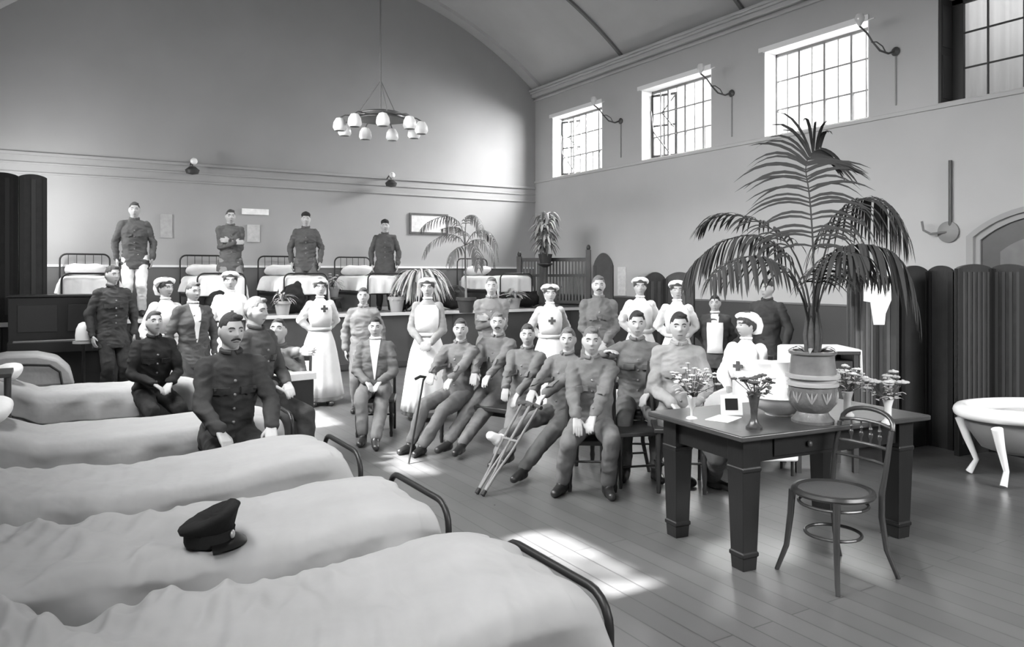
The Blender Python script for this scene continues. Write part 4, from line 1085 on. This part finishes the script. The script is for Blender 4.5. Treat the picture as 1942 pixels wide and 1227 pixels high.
# ================================================================ stage furniture
t0 = None
for i, (px, l) in enumerate(((162, 'stage bed partly hidden by the leftmost man on the stage'), (385, 'stage bed left of the man with folded arms'), (530, 'stage bed behind the man in the small cap'), (672, 'stage bed left of the drooping fern'), (900, 'stage bed behind the small palm'))):
    r_ = (px-CX)/F; X = 14.35*(S_+r_*C_)/(C_-r_*S_)
    b = iron_bed('iron '+l, -.36, .36, -.9, .9, rail=.66, head=.98, group='iron beds on the stage')
    b.location = (X, 13.55, SZ); b.rotation_euler = (0, 0, -pi/2)
    c = cover('white cover of the '+l, -.37, .37, -.70, .88, zt=.60, fold=.008, foot=.03, sag=0, headup=.02, seed=30+i, group='white covers of the stage beds', m=WHITE, res=(50, 30), drop=.2, far=.2)
    c.location = (X, 13.55, SZ); c.rotation_euler = (0, 0, -pi/2)
    p = pillow('white pillow of the '+l, (0, 0, 0), .17, .30, .085, group='pillows of the stage beds', tilt=R(-25)); p.location = (X, 14.22, SZ+.72); p.rotation_euler = (0, 0, -pi/2)
def zrow(px, Y): return Y/(C_-S_*(px-CX)/F)
# coats / kit rolls hanging between the stage beds
for px, py, sx, sy, sz, v, nm, l in ((410, 540, .17, .15, .20, 40, 'kit_bag', 'dark kit bag between the stage beds left of the folded-arms man'), (552, 560, .24, .16, .26, 44, 'kit_bag', 'dark kit bag below the man in the small cap'),
                            (762, 552, .22, .16, .22, 38, 'kit_bag', 'dark kit bag left of the drooping fern foot'), (860, 560, .28, .16, .20, 52, 'kit_bag', 'dark kit bag behind the grey-sleeved nurse'), (1000, 572, .30, .18, .15, 46, 'kit_bag', 'dark kit bag at the right end of the stage')):
    z = zrow(px, 12.75); x, y = W(px, z); bm = BM()
    ellipsoid(bm, (0, 0, sz), sx, sy, sz, 20, 12); ellipsoid(bm, (sx*.3, 0, sz*1.7), sx*.5, sy*.6, sz*.5, 16, 10)
    me = remeshed(nm, bm, .02, 3); crease(me, px, .02, (6, 6, 8)); zm = min(v_.co.z for v_ in me.vertices)
    o = link(nm, me, cloth(v)); o.location = (x, y, SZ-zm+.001); tag(o, l, 'bag')
# potted plants along the stage edge
POTM = mat('terracotta', 158, .7, .3)
def pot(t, r_, h, m=POTM):
    bm = BM(); lathe(bm, [(.01, 0), (r_*.7, 0), (r_*.95, h*.8), (r_*1.08, h*.8), (r_*1.08, h), (r_*.9, h), (r_*.88, h*.85), (.01, h*.85)], n=24); obj('pot', bm, m, t)
def bushy(label, px, Y, base, r_, h, n, L_, w_, seed, m, flowers=0, droop=1.2, up=.6):
    rnd = random.Random(seed); z = zrow(px, Y); x, y = W(px, z); t = thing('potted_plant', label, 'plant', (x, y, base)); pot(t, r_, h)
    for g in range(2):
        bm = BM()
        for k in range(n//2):
            a = rnd.uniform(0, 6.28); leaflet(bm, V((0, 0, h*.9+rnd.uniform(0, .1))), V((cos(a), sin(a), up*rnd.uniform(.4, 2))), V((0, 0, 1)), L_*rnd.uniform(.6, 1.1), w_, droop*rnd.uniform(.6, 1.3), 6)
        obj('foliage', bm, (m, GREENL)[g], t, ang=180)
    for k in range(flowers):
        a = rnd.uniform(0, 6.28); q = rnd.uniform(.2, .8)*L_; bm = BM(); blossom(bm, V((q*cos(a), q*sin(a), h+L_*rnd.uniform(.3, .8))), .03); obj('blossom', bm, mat('petal_pale', 205, .7), t)
bushy('pot of dark leaves on the stage edge beside the slim nurse', 536, 12.38, SZ, .13, .22, 44, .28, .016, 1, GREEN)
bushy('flowering pot plant on the stage right of the man in the small cap', 632, 13.0, SZ+.25, .11, .18, 40, .28, .014, 2, GREENL, 8)
bushy('pale pot with short leaves on the stage edge left of the grey-sleeved nurse', 752, 12.38, SZ, .14, .26, 30, .20, .014, 3, GREEN)
bushy('broad leaved pot plant in front of the corner of the stage', 975, 12.4, SZ, .13, .20, 26, .34, .035, 5, GREENL, 0, .9)
bushy('pale spiky pot plant on the stage before the slatted screen', 1052, 12.5, SZ, .13, .22, 40, .30, .02, 6, GREENL, 0, .9, 1.0)
bm = BM(); z = zrow(632, 13.0); x, y = W(632, z); 
t = thing('plant_stool', 'small stool carrying the flowering pot plant on the stage', 'stool', (x, y, SZ)); lathe(bm, [(.16, .21), (.17, .22), (.17, .248), (.01, .249)], n=24); obj('seat', bm, wood(60), t)
for k in range(3): bm = BM(); a = k*2.09; tube(bm, [(.13*cos(a), .13*sin(a), .22), (.17*cos(a), .17*sin(a), 0)], .012, 8); obj('leg', bm, wood(60), t)
# fern on a tall pedestal
z = zrow(796, 12.5); x, y = W(796, z)
t = thing('drooping_fern', 'big mound of drooping grass-like fern on the stage', 'plant', (x, y, SZ)); rnd = random.Random(44)
bm = BM(); lathe(bm, [(.01, 0), (.17, 0), (.17, .03), (.05, .08), (.045, .40), (.12, .46), (.12, .50), (.01, .50)], n=20); obj('pedestal', bm, wood(60), t)
bm = BM(); lathe(bm, [(.01, .50), (.10, .50), (.14, .66), (.12, .66), (.01, .62)], n=20); obj('pot', bm, POTM, t)
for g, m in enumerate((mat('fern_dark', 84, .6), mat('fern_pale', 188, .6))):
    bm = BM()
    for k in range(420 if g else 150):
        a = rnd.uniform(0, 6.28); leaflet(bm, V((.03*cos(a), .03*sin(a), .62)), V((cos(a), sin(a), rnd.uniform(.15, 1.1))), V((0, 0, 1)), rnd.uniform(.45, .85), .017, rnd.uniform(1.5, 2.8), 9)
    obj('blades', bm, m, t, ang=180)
# small stage palm
pzs = 12.9
x, y = W(884, pzs); PO2 = V((x, y, SZ))
t = thing('potted_palm', 'small thin stemmed palm standing on the stage by the corner', 'plant', PO2); pot(t, .16, .26, mat('dark_pot', 60, .5))
bm = BM(); q = P3(882, 462, pzs)-PO2; tube(bm, [(0, 0, .2), q*.5, q], [.022, .016, .012], 8); obj('trunk', bm, mat('palm_stem_small', 120, .6), t)
pm = mat('palm_leaf_small', 92, .5, .4, var=(3, .25))
for pts in ([(882, 465, 0), (872, 425, .1), (848, 410, .2), (815, 420, .3), (797, 436, .35)], [(882, 465, 0), (870, 450, -.1), (845, 445, -.2), (815, 462, -.3), (803, 484, -.35)], [(882, 465, 0), (884, 420, -.1), (895, 408, -.2), (908, 420, -.3), (915, 450, -.35)],
            [(882, 465, 0), (900, 440, .1), (922, 438, .2), (938, 458, .3), (946, 498, .3)], [(882, 465, 0), (900, 455, -.1), (920, 458, -.25), (934, 480, -.3), (938, 505, -.3)], [(882, 465, 0), (870, 470, -.2), (858, 480, -.3), (850, 500, -.35)], [(882, 465, 0), (878, 440, .2), (860, 430, .4), (835, 435, .6)], [(882, 465, 0), (895, 462, -.2), (905, 480, -.35), (908, 510, -.4)]):
    frond('frond', [P3(a, b_, pzs+c) for a, b_, c in pts], t, pm, loc=PO2, L_=.26, n=20, start=.2, w_=.010, droop=1.8, rr=.008)
# tall leafy plant at the wall corner, on a plant stand
pzc = 14.8
x, y = W(1034, pzc); POC = V((x, y, SZ))
t = thing('tall_plant', 'tall pale leafed plant on a stand in the corner behind the slatted screen', 'plant', POC); rnd = random.Random(9)
bm = BM(); lathe(bm, [(.01, 0), (.18, 0), (.18, .03), (.04, .08), (.04, .78), (.15, .84), (.15, .86), (.01, .86)], n=20); obj('plant_stand', bm, wood(60), t)
bm = BM(); lathe(bm, [(.01, .86), (.10, .86), (.14, 1.04), (.12, 1.04), (.01, 1.0)], n=20); obj('pot', bm, mat('dark_pot', 60, .5), t)
bm = BM(); 
for k in range(4): a = k*1.6; tube(bm, [(.02*cos(a), .02*sin(a), 1.0), (.06*cos(a), .06*sin(a), 1.35), (.13*cos(a), .13*sin(a), 1.75)], [.012, .010, .006], 6)
obj('stem', bm, GREEN, t)
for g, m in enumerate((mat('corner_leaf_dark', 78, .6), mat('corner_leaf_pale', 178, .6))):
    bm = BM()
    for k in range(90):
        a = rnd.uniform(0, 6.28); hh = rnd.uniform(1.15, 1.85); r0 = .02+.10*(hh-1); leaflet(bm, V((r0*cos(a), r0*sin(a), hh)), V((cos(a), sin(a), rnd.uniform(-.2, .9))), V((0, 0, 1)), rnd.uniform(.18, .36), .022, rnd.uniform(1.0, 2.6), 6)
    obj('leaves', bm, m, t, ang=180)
# slatted screen / railing at the stage end
zs = 14.9
a0, a1 = V((*W(985, zs+.3), 0)), V((*W(1116, zs-.1), 0)); d = a1-a0; ln = d.length; ang = atan2(d.y, d.x)
t = thing('slatted_screen', 'dark slatted wooden rail with two posts at the right end of the stage', 'screen', (a0.x, a0.y, SZ), ang); m = wood(50)
for x in (0, .33*ln, ln): bm = BM(); box(bm, x-.045, x+.045, -.04, .04, 0, 1.12 if x > ln*.5 else 1.0); ellipsoid(bm, (x, 0, 1.16 if x > ln*.5 else 1.04), .04, .04, .06); obj('post', bm, m, t)
bm = BM(); box(bm, 0, ln, -.02, .02, .90, .97); box(bm, 0, ln, -.02, .02, .60, .65); box(bm, 0, ln, -.02, .02, .08, .14); obj('rail', bm, m, t, False)
n = 22
bm = BM()
for i in range(1, n): box(bm, ln*i/n-.018, ln*i/n+.018, -.010, .010, .1, .92)
obj('slats', bm, mat('slat_wood', 92, .5), t, False)
def screen_panel(bm, w, h, arch, th=.03, M=None, n=14):
    out = [V((0, 0, 0))]+[V((w*i/n, 0, h-arch+arch*sin(pi*i/n)**.7)) for i in range(n+1)]+[V((w, 0, 0))]
    ringloft(bm, [[(M @ (p+V((0, y, 0)))) if M else p+V((0, y, 0)) for p in out] for y in (-th/2, th/2)])
def fold_screen(label, pts, z_h, arch, v, base=0.0, groove=0, name='folding_screen'):
    """pts: floor points the panels run through"""
    p0 = V((pts[0][0], pts[0][1], base)); t = thing(name, label, 'screen', p0)
    for (ax, ay), (bx_, by_) in zip(pts[:-1], pts[1:]):
        d = V((bx_-ax, by_-ay, 0)); w = d.length-.01; M = Matrix.Translation((ax-p0.x, ay-p0.y, 0)) @ Matrix.Rotation(atan2(d.y, d.x), 4, 'Z')
        bm = BM(); screen_panel(bm, w, z_h, arch, .03, M); 
        pn = obj('panel', bm, mat('screen_%d' % v, v, .6, .35, bump=(30, .15, (6, 6, .2)), var=(9, .2)), t, False)
        if groove:
            bm = BM(); k = int(w/groove)
            for i in range(1, k):
                x = w*i/k; box(bm, x-groove*.22, x+groove*.22, -.024, -.0155, .10, z_h-arch-.03, M=M)
            obj('ribs', bm, mat('screen_rib_%d' % v, min(255, v+16), .6, .35), pn, False)
        bm = BM(); box(bm, .0, .05, -.022, .022, 0, z_h-arch, M=M); box(bm, w-.05, w, -.022, .022, 0, z_h-arch, M=M); obj('stile', bm, mat('screen_stile_%d' % v, max(20, v-8), .5), t, False)
    return t
fold_screen('tall black folding screen standing at the far left of the stage', [(-.70, 12.42), (-.33, 12.36), (.0, 12.45)], 2.02, .04, 34, base=SZ, groove=.12)
fold_screen('dark arched narrow panel leaning at the right wall beside the slatted screen', [W(1126, 13.4), W(1164, 13.2)], 1.97, .22, 46)
fold_screen('dark folding screen with arched tops behind the two white nurses', [W(1222, 10.6), W(1262, 10.8), W(1318, 10.5)], 1.63, .10, 50, groove=.12)
fold_screen('lighter striped curtain screen behind the palm', [W(1610, 6.95), W(1660, 7.15), W(1704, 6.95)], 1.67, .0, 84, groove=.07)
fold_screen('black arched folding screen between striped screens at the right', [W(1706, 7.0), W(1760, 7.2), W(1812, 6.95)], 1.68, .06, 36)
fold_screen('dark ribbed folding screen at the right edge before the arched door', [W(1814, 6.75), W(1880, 6.95), W(1950, 6.65), W(2020, 6.8)], 1.69, .04, 48, groove=.06)
# towel on the curtain screen
x, y = W(1655, 6.9)
t = thing('towel', 'white cloth hanging over the striped screen behind the palm', 'towel', (x, y, .05), -TH)
bm = BM(); rings = []
pr = [(-.115, 1.62), (-.11, 1.60), (.115, 1.62), (.125, 1.32), (.075, 1.20), (.065, 1.10), (-.03, 1.10), (-.06, 1.30), (-.12, 1.31)]
ringloft(bm, [[V((px_, yy, z_)) for px_, z_ in pr] for yy in (-.09, -.078)]); obj('cloth', bm, WHITE, t, False, bevel=.004)
# piano
t = thing('upright_piano', 'dark upright piano standing before the stage at the left', 'piano', (.17, 11.75, 0)); m = mat('piano_black', 34, .35, .5)
bm = BM(); box(bm, -.60, .60, -.08, .30, 0, 1.30); obj('case', bm, m, t, False, bevel=.01)
bm = BM(); box(bm, -.62, .62, -.12, .32, 1.301, 1.33); obj('lid', bm, m, t, False, bevel=.006)
bm = BM(); box(bm, -.60, .60, -.38, -.081, .60, .74); kb = obj('keyboard_shelf', bm, m, t, False, bevel=.008)
bm = BM(); box(bm, -.54, .54, -.36, -.20, .741, .752); obj('keys', bm, mat('ivory', 120, .4), kb, False)
bm = BM(); box(bm, -.5, -.06, -.095, -.081, .85, 1.2); box(bm, .06, .5, -.095, -.081, .85, 1.2); obj('front_panel', bm, mat('piano_panel', 44, .35, .5), t, False, bevel=.004)
for s in (-1, 1): bm = BM(); lathe(bm, [(.025, 0), (.04, .05), (.03, .3), (.045, .55), (.045, .6)], (s*.55, -.33, 0), 14); obj('leg', bm, m, t)
x, y = W(158, 9.3)
t = thing('lamp_stand', 'pale half round lamp shade on a dark stand before the piano', 'lamp', (x, y, 0))
bm = BM(); lathe(bm, [(.01, 0), (.13, 0), (.13, .02), (.02, .05), (.018, .74), (.03, .76)], n=20); obj('stand', bm, IRON, t)
bm = BM(); lathe(bm, [(.01, .762), (.115, .762), (.115, .79), (.01, .79)], n=24); obj('tray', bm, mat('tray_metal', 150, .4), t)
bm = BM(); lathe(bm, [(.01, .80), (.085, .80), (.088, .86), (.078, .94), (.05, 1.0), (.01, 1.02)], n=24); obj('shade', bm, mat('pale_shade', 205, .5), t)
# washstand with cloth behind the table
x, y = W(1552, 6.35)
t = thing('side_table', 'cloth covered side table behind the palm urn', 'table', (x, y, 0), -TH)
bm = BM(); box(bm, -.26, .26, -.2, .2, .955, .985); obj('table_top', bm, wood(50), t, False)
for sx in (-.23, .23):
    for sy in (-.17, .17): bm = BM(); box(bm, sx-.02, sx+.02, sy-.02, sy+.02, 0, .955); obj('leg', bm, wood(50), t, False)
bm = BM(); box(bm, -.20, .20, -.19, .19, .2, .9); obj('cupboard', bm, wood(46), t, False)
bm = BM(); rings = []
for px_, hang in ((-.30, .0),):
    pr = [(-.275, .62), (-.268, .99), (-.24, 1.0), (.24, 1.0), (.268, .99), (.275, .78), (.265, .78), (.258, .98), (-.258, .98), (-.265, .62)]
    ringloft(bm, [[V((a, yy, b_)) for a, b_ in pr] for yy in (-.21, 0, .21)])
tag(obj('table_cloth', bm, WHITE, None, bevel=.006), 'white cloth hanging over the ends of the side table', 'cloth'); o = bpy.data.objects['table_cloth']; o.location = (x, y, 0); o.rotation_euler = (0, 0, -TH)
# second white draped trolley beside the seated nurse
x, y = W(1450, 6.2)
t = thing('dressing_trolley', 'low white draped dressing trolley beside the seated nurse', 'trolley', (x, y, 0), -TH)
bm = BM(); box(bm, -.22, .22, -.16, .16, .12, .80); obj('drape', bm, WHITE, t, bevel=.02)
for sx in (-.18, .18):
    for sy in (-.12, .12): bm = BM(); tube(bm, [(sx, sy, 0), (sx, sy, .125)], .012, 8); obj('leg', bm, IRON, t)
t = thing('enamel_bowl', 'white enamel bowl upside the draped trolley beside the seated nurse', 'bowl', (x, y, .801))
bm = BM(); lathe(bm, [(.01, 0), (.08, 0), (.13, .05), (.15, .09), (.14, .09), (.12, .05), (.01, .015)], n=28); obj('bowl', bm, ENAM, t)
# enamel bath
c = G(1978, 912); 
t = thing('bath_tub', 'white rimmed enamel bath on splayed feet at the right edge', 'bath', (c.x, c.y, 0), R(-32))
def oval(z, a, b_, n=40): return [V((a*cos(2*pi*i/n), b_*sin(2*pi*i/n), z)) for i in range(n)]
Lb = .62
bm = BM(); ringloft(bm, [oval(.22, Lb*.55, .17), oval(.26, Lb*.74, .24), oval(.40, Lb*.90, .31), oval(.53, Lb*.95, .34), oval(.53, Lb*.92, .32), oval(.40, Lb*.86, .28), oval(.27, Lb*.7, .2)]); obj('tub', bm, mat('bath_outside', 120, .4, .5), t, ang=50)
bm = BM()
rings = []
for i in range(41):
    a = 2*pi*i/40; rings.append((V((Lb*.97*cos(a), .36*sin(a), .535))))
tube(bm, rings, .055, 12); obj('rolled_rim', bm, ENAM, t)
for sx in (-1, 1):
    for sy in (-1, 1): bm = BM(); tube(bm, [(sx*.50*Lb/.62, sy*.24, .45), (sx*.46, sy*.22, .30), (sx*.40, sy*.19, .12), (sx*.44, sy*.22, 0.015)], [.04, .030, .020, .026], 10); obj('foot', bm, ENAM, t)
# ------------------------------------------------ lamps and pipes
def gas_bracket(label, Y, Zw, out=.55, upz=.28, pipe=.7):
    t = thing('gas_bracket', label, 'lamp', (XR, Y, Zw)); m = BRASS
    bm = BM(); lathe(bm, [(.01, 0), (.05, 0), (.06, .02), (.02, .05), (.01, .05)], n=16); bmesh.ops.rotate(bm, verts=bm.verts[:], cent=(0, 0, 0), matrix=Matrix.Rotation(-pi/2, 3, 'Y')); obj('wall_rose', bm, m, t)
    bm = BM(); tube(bm, [(-.04, 0, 0), (-.14, .02, -.04), (-.26, .06, -.01), (-.36, .10, .10), (-.44, .12, .20), (-out, .15, upz)], [.016, .014, .014, .012, .012, .012], 8); obj('arm', bm, m, t)
    bm = BM(); tube(bm, [(-.18, .03, -.03), (-.22, .05, .05), (-.30, .08, .10), (-.38, .10, .09)], .008, 6); obj('scroll', bm, m, t)
    bm = BM(); tube(bm, [(-.01, 0, -.05), (-.01, 0, -pipe)], .010, 6); obj('feed_pipe', bm, mat('painted_pipe', 140, .6), t)
    bm = BM(); lathe(bm, [(.012, .0), (.03, .03), (.055, .07), (.06, .11), (.045, .15), (.04, .15), (.05, .11), (.045, .07), (.01, .02)], (-out, .15, upz), 18); obj('glass_shade', bm, GLV, t)
gas_bracket('curved gas bracket between the two farthest high windows', 11.55, 4.55)
gas_bracket('curved gas bracket between the two middle high windows', 8.75, 4.52)
gas_bracket('curved gas bracket left of the dark nearest high window', 5.95, 4.50)
px_ = 1800; r_ = (px_-CX)/F; Yp = XR*(C_-r_*S_)/(S_+r_*C_); zp = XR*S_+Yp*C_
Zp = H-(440-HOR)*zp/F; Zt = H-(305-HOR)*zp/F
t = thing('pipe_bracket', 'bare vertical pipe with round rose and hooked arm on the right wall', 'lamp', (XR, Yp, Zp))
bm = BM(); lathe(bm, [(.01, 0), (.13, 0), (.13, .03), (.05, .06), (.01, .06)], n=24); bmesh.ops.rotate(bm, verts=bm.verts[:], cent=(0, 0, 0), matrix=Matrix.Rotation(-pi/2, 3, 'Y')); obj('wall_rose', bm, mat('rose_paint', 130, .5), t)
bm = BM(); tube(bm, [(-.03, -.03, 0), (-.03, -.03, Zt-Zp)], .020, 8); obj('pipe', bm, BRASS, t)
bm = BM(); tube(bm, [(-.05, 0, 0), (-.12, .16, -.02), (-.14, .24, .03), (-.14, .26, .14)], .014, 8); obj('arm', bm, mat('arm_paint', 110, .5), t)
# chandelier
cz = 10.8; c = P3(722, 236, cz)
t = thing('chandelier', 'round hanging chandelier with a ring of pale glass shades', 'chandelier', c)
ctop = VZ+sqrt(VR**2-(c.x-VX)**2)-c.z
bm = BM(); tube(bm, [(0, 0, .10), (0, 0, ctop)], .012, 8); obj('rod', bm, mat('chain_metal', 110, .5), t)
bm = BM()
for k in range(3): a = k*2.09+.4; tube(bm, [(.36*cos(a), .36*sin(a), .12), (.0, .0, .62)], .006, 6)
obj('stay_chain', bm, mat('chain_metal', 110, .5), t)
bm = BM(); lathe(bm, [(.30, .06), (.34, .06), (.34, .13), (.28, .16), (.28, .10)], n=36); tube(bm, [(.42*cos(2*pi*i/36), .42*sin(2*pi*i/36), .09) for i in range(37)], .012, 8)
lathe(bm, [(.01, .02), (.07, .04), (.09, .10), (.04, .16), (.01, .2)], n=20); obj('ring', bm, mat('chandelier_metal', 96, .4, .5, metal=.3), t)
SH = mat('opal_glass', 238, .3, .5)
for k in range(9):
    a = 2*pi*k/9+.2; bm = BM(); tube(bm, [(.05*cos(a), .05*sin(a), .08), (.32*cos(a), .32*sin(a), .10), (.50*cos(a), .50*sin(a), .09), (.57*cos(a), .57*sin(a), .05)], .009, 6); ar = obj('arm', bm, mat('chandelier_metal', 96, .4, .5, metal=.3), t)
    bm = BM(); lathe(bm, [(.02, .05), (.05, .04), (.085, -.02), (.095, -.09), (.07, -.13), (.062, -.13), (.084, -.09), (.075, -.02), (.01, .03)], (.57*cos(a), .57*sin(a), .0), 18, fn=lambda b_, z: 1+.05*cos(10*b_)); obj('glass_shade', bm, SH, t)
# lamps on the far wall
for px, py, l in ((362, 318, 'small wall lamp on the far wall rail above the folded-arms man'), (736, 343, 'small wall lamp on the far wall rail below the chandelier')):
    z = zrow(px, YF-.1); x, y = W(px, z); Z = H-(py-HOR)*z/F
    t = thing('wall_lamp', l, 'lamp', (x, YF-.04, Z)); 
    bm = BM(); lathe(bm, [(.01, -.14), (.10, -.12), (.12, -.06), (.05, .0), (.01, .0)], (0, -.22, 0), 18); obj('shade', bm, mat('lamp_shade_dark', 60, .5), t)
    bm = BM(); tube(bm, [(0, 0, .05), (0, -.12, .10), (0, -.22, .02)], .012, 8); obj('arm', bm, BRASS, t)
    bm = BM(); ellipsoid(bm, (.03, -.2, .10), .06, .05, .06); obj('globe', bm, SH, t)
# ceiling rose
a = math.asin((8.0-VX)/VR); Yr = None
for Yt in [7+i*.05 for i in range(120)]:
    X = 8.3; Z = VZ+sqrt(VR**2-(X-VX)**2); zc = X*S_+Yt*C_; px = CX+F*(X*C_-Yt*S_)/zc
    if px < 1258: Yr = Yt; break
for X in [8.0+.02*i for i in range(70)]:
    Z = VZ+sqrt(VR**2-(X-VX)**2); zc = X*S_+9.8*C_
t = thing('ceiling_vent', 'small pale round fitting on the vault above the middle windows', 'vent', (8.75, 9.75, VZ+sqrt(VR**2-(8.75-VX)**2)))
bm = BM(); lathe(bm, [(.01, -.05), (.08, -.05), (.11, -.02), (.11, .0)], n=20); obj('rose', bm, mat('rose_pale', 205, .5), t)
bm = BM(); ellipsoid(bm, (0, 0, -.08), .04, .04, .04); obj('boss', bm, BRASS, t)
# notices and pictures on the far wall
def onwall(nm, label, cat, x0, y0, x1, y1, v, frame_v=None, th=.02):
    z = zrow((x0+x1)/2, YF-.03); a = V((*W(x0, zrow(x0, YF-.03)), 0)); b_ = V((*W(x1, zrow(x1, YF-.03)), 0))
    Za, Zb = H-(y1-HOR)*z/F, H-(y0-HOR)*z/F
    t = thing(nm, label, cat, ((a.x+b_.x)/2, YF-.001, Za)); w = (b_.x-a.x)/2
    if frame_v is not None:
        bm = BM(); f = .04
        box(bm, -w, w, -th-.01, 0, 0, f); box(bm, -w, w, -th-.01, 0, Zb-Za-f, Zb-Za); box(bm, -w, -w+f, -th-.01, 0, f, Zb-Za-f); box(bm, w-f, w, -th-.01, 0, f, Zb-Za-f); obj('frame', bm, cloth(frame_v), t, False)
    bm = BM(); box(bm, -w+.01, w-.01, -th, -.001, .01, Zb-Za-.01); obj('sheet', bm, cloth(v), t, False)
onwall('wall_sign', 'long narrow white sign on the far wall', 'sign', 458, 395, 511, 408, 226)
onwall('poster', 'pale poster on the far wall beneath the long white sign', 'poster', 468, 425, 494, 460, 178)
onwall('framed_picture', 'dark framed picture on the far wall left of the small palm', 'picture', 777, 405, 850, 444, 200, 88)
onwall('poster', 'faint pale paper on the far wall right of the leftmost stage man', 'poster', 303, 405, 328, 452, 160)
x, y = W(1182, 13.9)
t = thing('wall_notice', 'tall narrow pale board at the right wall beside the arched panel', 'notice', (XR-.001, XR*(C_-(1181-CX)/F*S_)/(S_+(1181-CX)/F*C_), 1.19)); bm = BM(); box(bm, -.03, 0, -.12, .12, 0, .55); obj('board', bm, cloth(205), t, False, bevel=.003)
# unseen tree added outside the left windows to break up the sun patches
t = thing('garden_tree', 'leafy tree outside the left windows', 'tree', (-3.6, 5.5, 0)); rnd = random.Random(3)
bm = BM(); tube(bm, [(0, 0, 0), (.1, 0, 3), (-.1, .1, 6), (0, 0, 8)], [.2, .16, .12, .05], 10); obj('trunk', bm, wood(60), t)
bm = BM()
for k in range(190):
    Yl = rnd.choice([3.5, 6.0, 8.4])-5.5+rnd.uniform(-.65, .65); Zl = rnd.uniform(6.6, 8.6); 
    leaflet(bm, V((rnd.uniform(-.5, .5), Yl, Zl)), V((rnd.uniform(-1, 1), rnd.uniform(-1, 1), rnd.uniform(-1, 1))), V((0, 0, 1)), rnd.uniform(.12, .25), .07, .3, 3)
obj('foliage', bm, GREEN, t, ang=180)
# ================================================================ lights and world
w = bpy.data.worlds.new('sky'); SC.world = w; w.use_nodes = True
bg = w.node_tree.nodes['Background']; bg.inputs['Color'].default_value = (.93, .93, .93, 1); bg.inputs['Strength'].default_value = 1.6
sl = bpy.data.lights.new('sun', 'SUN'); sl.energy = 34; sl.angle = R(1.2); so = bpy.data.objects.new('sun', sl); COL.objects.link(so)
so.rotation_euler = V((1, 0, -1.28)).to_track_quat('-Z', 'Y').to_euler()
def area(name, loc, d, sx, sy, e, spread=180):
    l = bpy.data.lights.new(name, 'AREA'); l.shape = 'RECTANGLE'; l.size = sx; l.size_y = sy; l.energy = e; l.spread = R(spread)
    o = bpy.data.objects.new(name, l); COL.objects.link(o); o.location = loc
    o.rotation_euler = V(d).to_track_quat('-Z', 'Y').to_euler(); return o
LE = 2.3
# daylight entering by the row of high windows in the left wall, plus added fill from behind the camera
for y, e in ((.8, 50), (3.5, 36), (6.1, 62), (8.6, 85), (10.9, 60)): area('window_daylight', (XL+.10, y, 4.2), (1, 0, -.85), 1.5, 1.0, e*LE, 105)
area('window_daylight', (XL+.08, 13.15, 2.55), (1, .8, -.12), .6, 1.0, 26*LE)
area('window_daylight', (5.2, YB+.1, 3.6), (-.08, 1, -.42), 6.0, 2.0, 100*LE, 80)  # added fill lamp behind the camera; the back wall has no opening
# sky light through the right hand windows
for i, (a, b_) in enumerate(WINS):
    area('window_daylight', (XR+.85, (a+b_)/2, 5.1), (-1, .75 if i == 3 else 0, -.75), 1.7, 1.2, (14, 95, 100, 240)[i]*LE, 125)
v = SC.view_settings; v.view_transform = 'Standard'; v.look = 'None'; v.gamma = 1; v.exposure = .58; v.use_curve_mapping = False
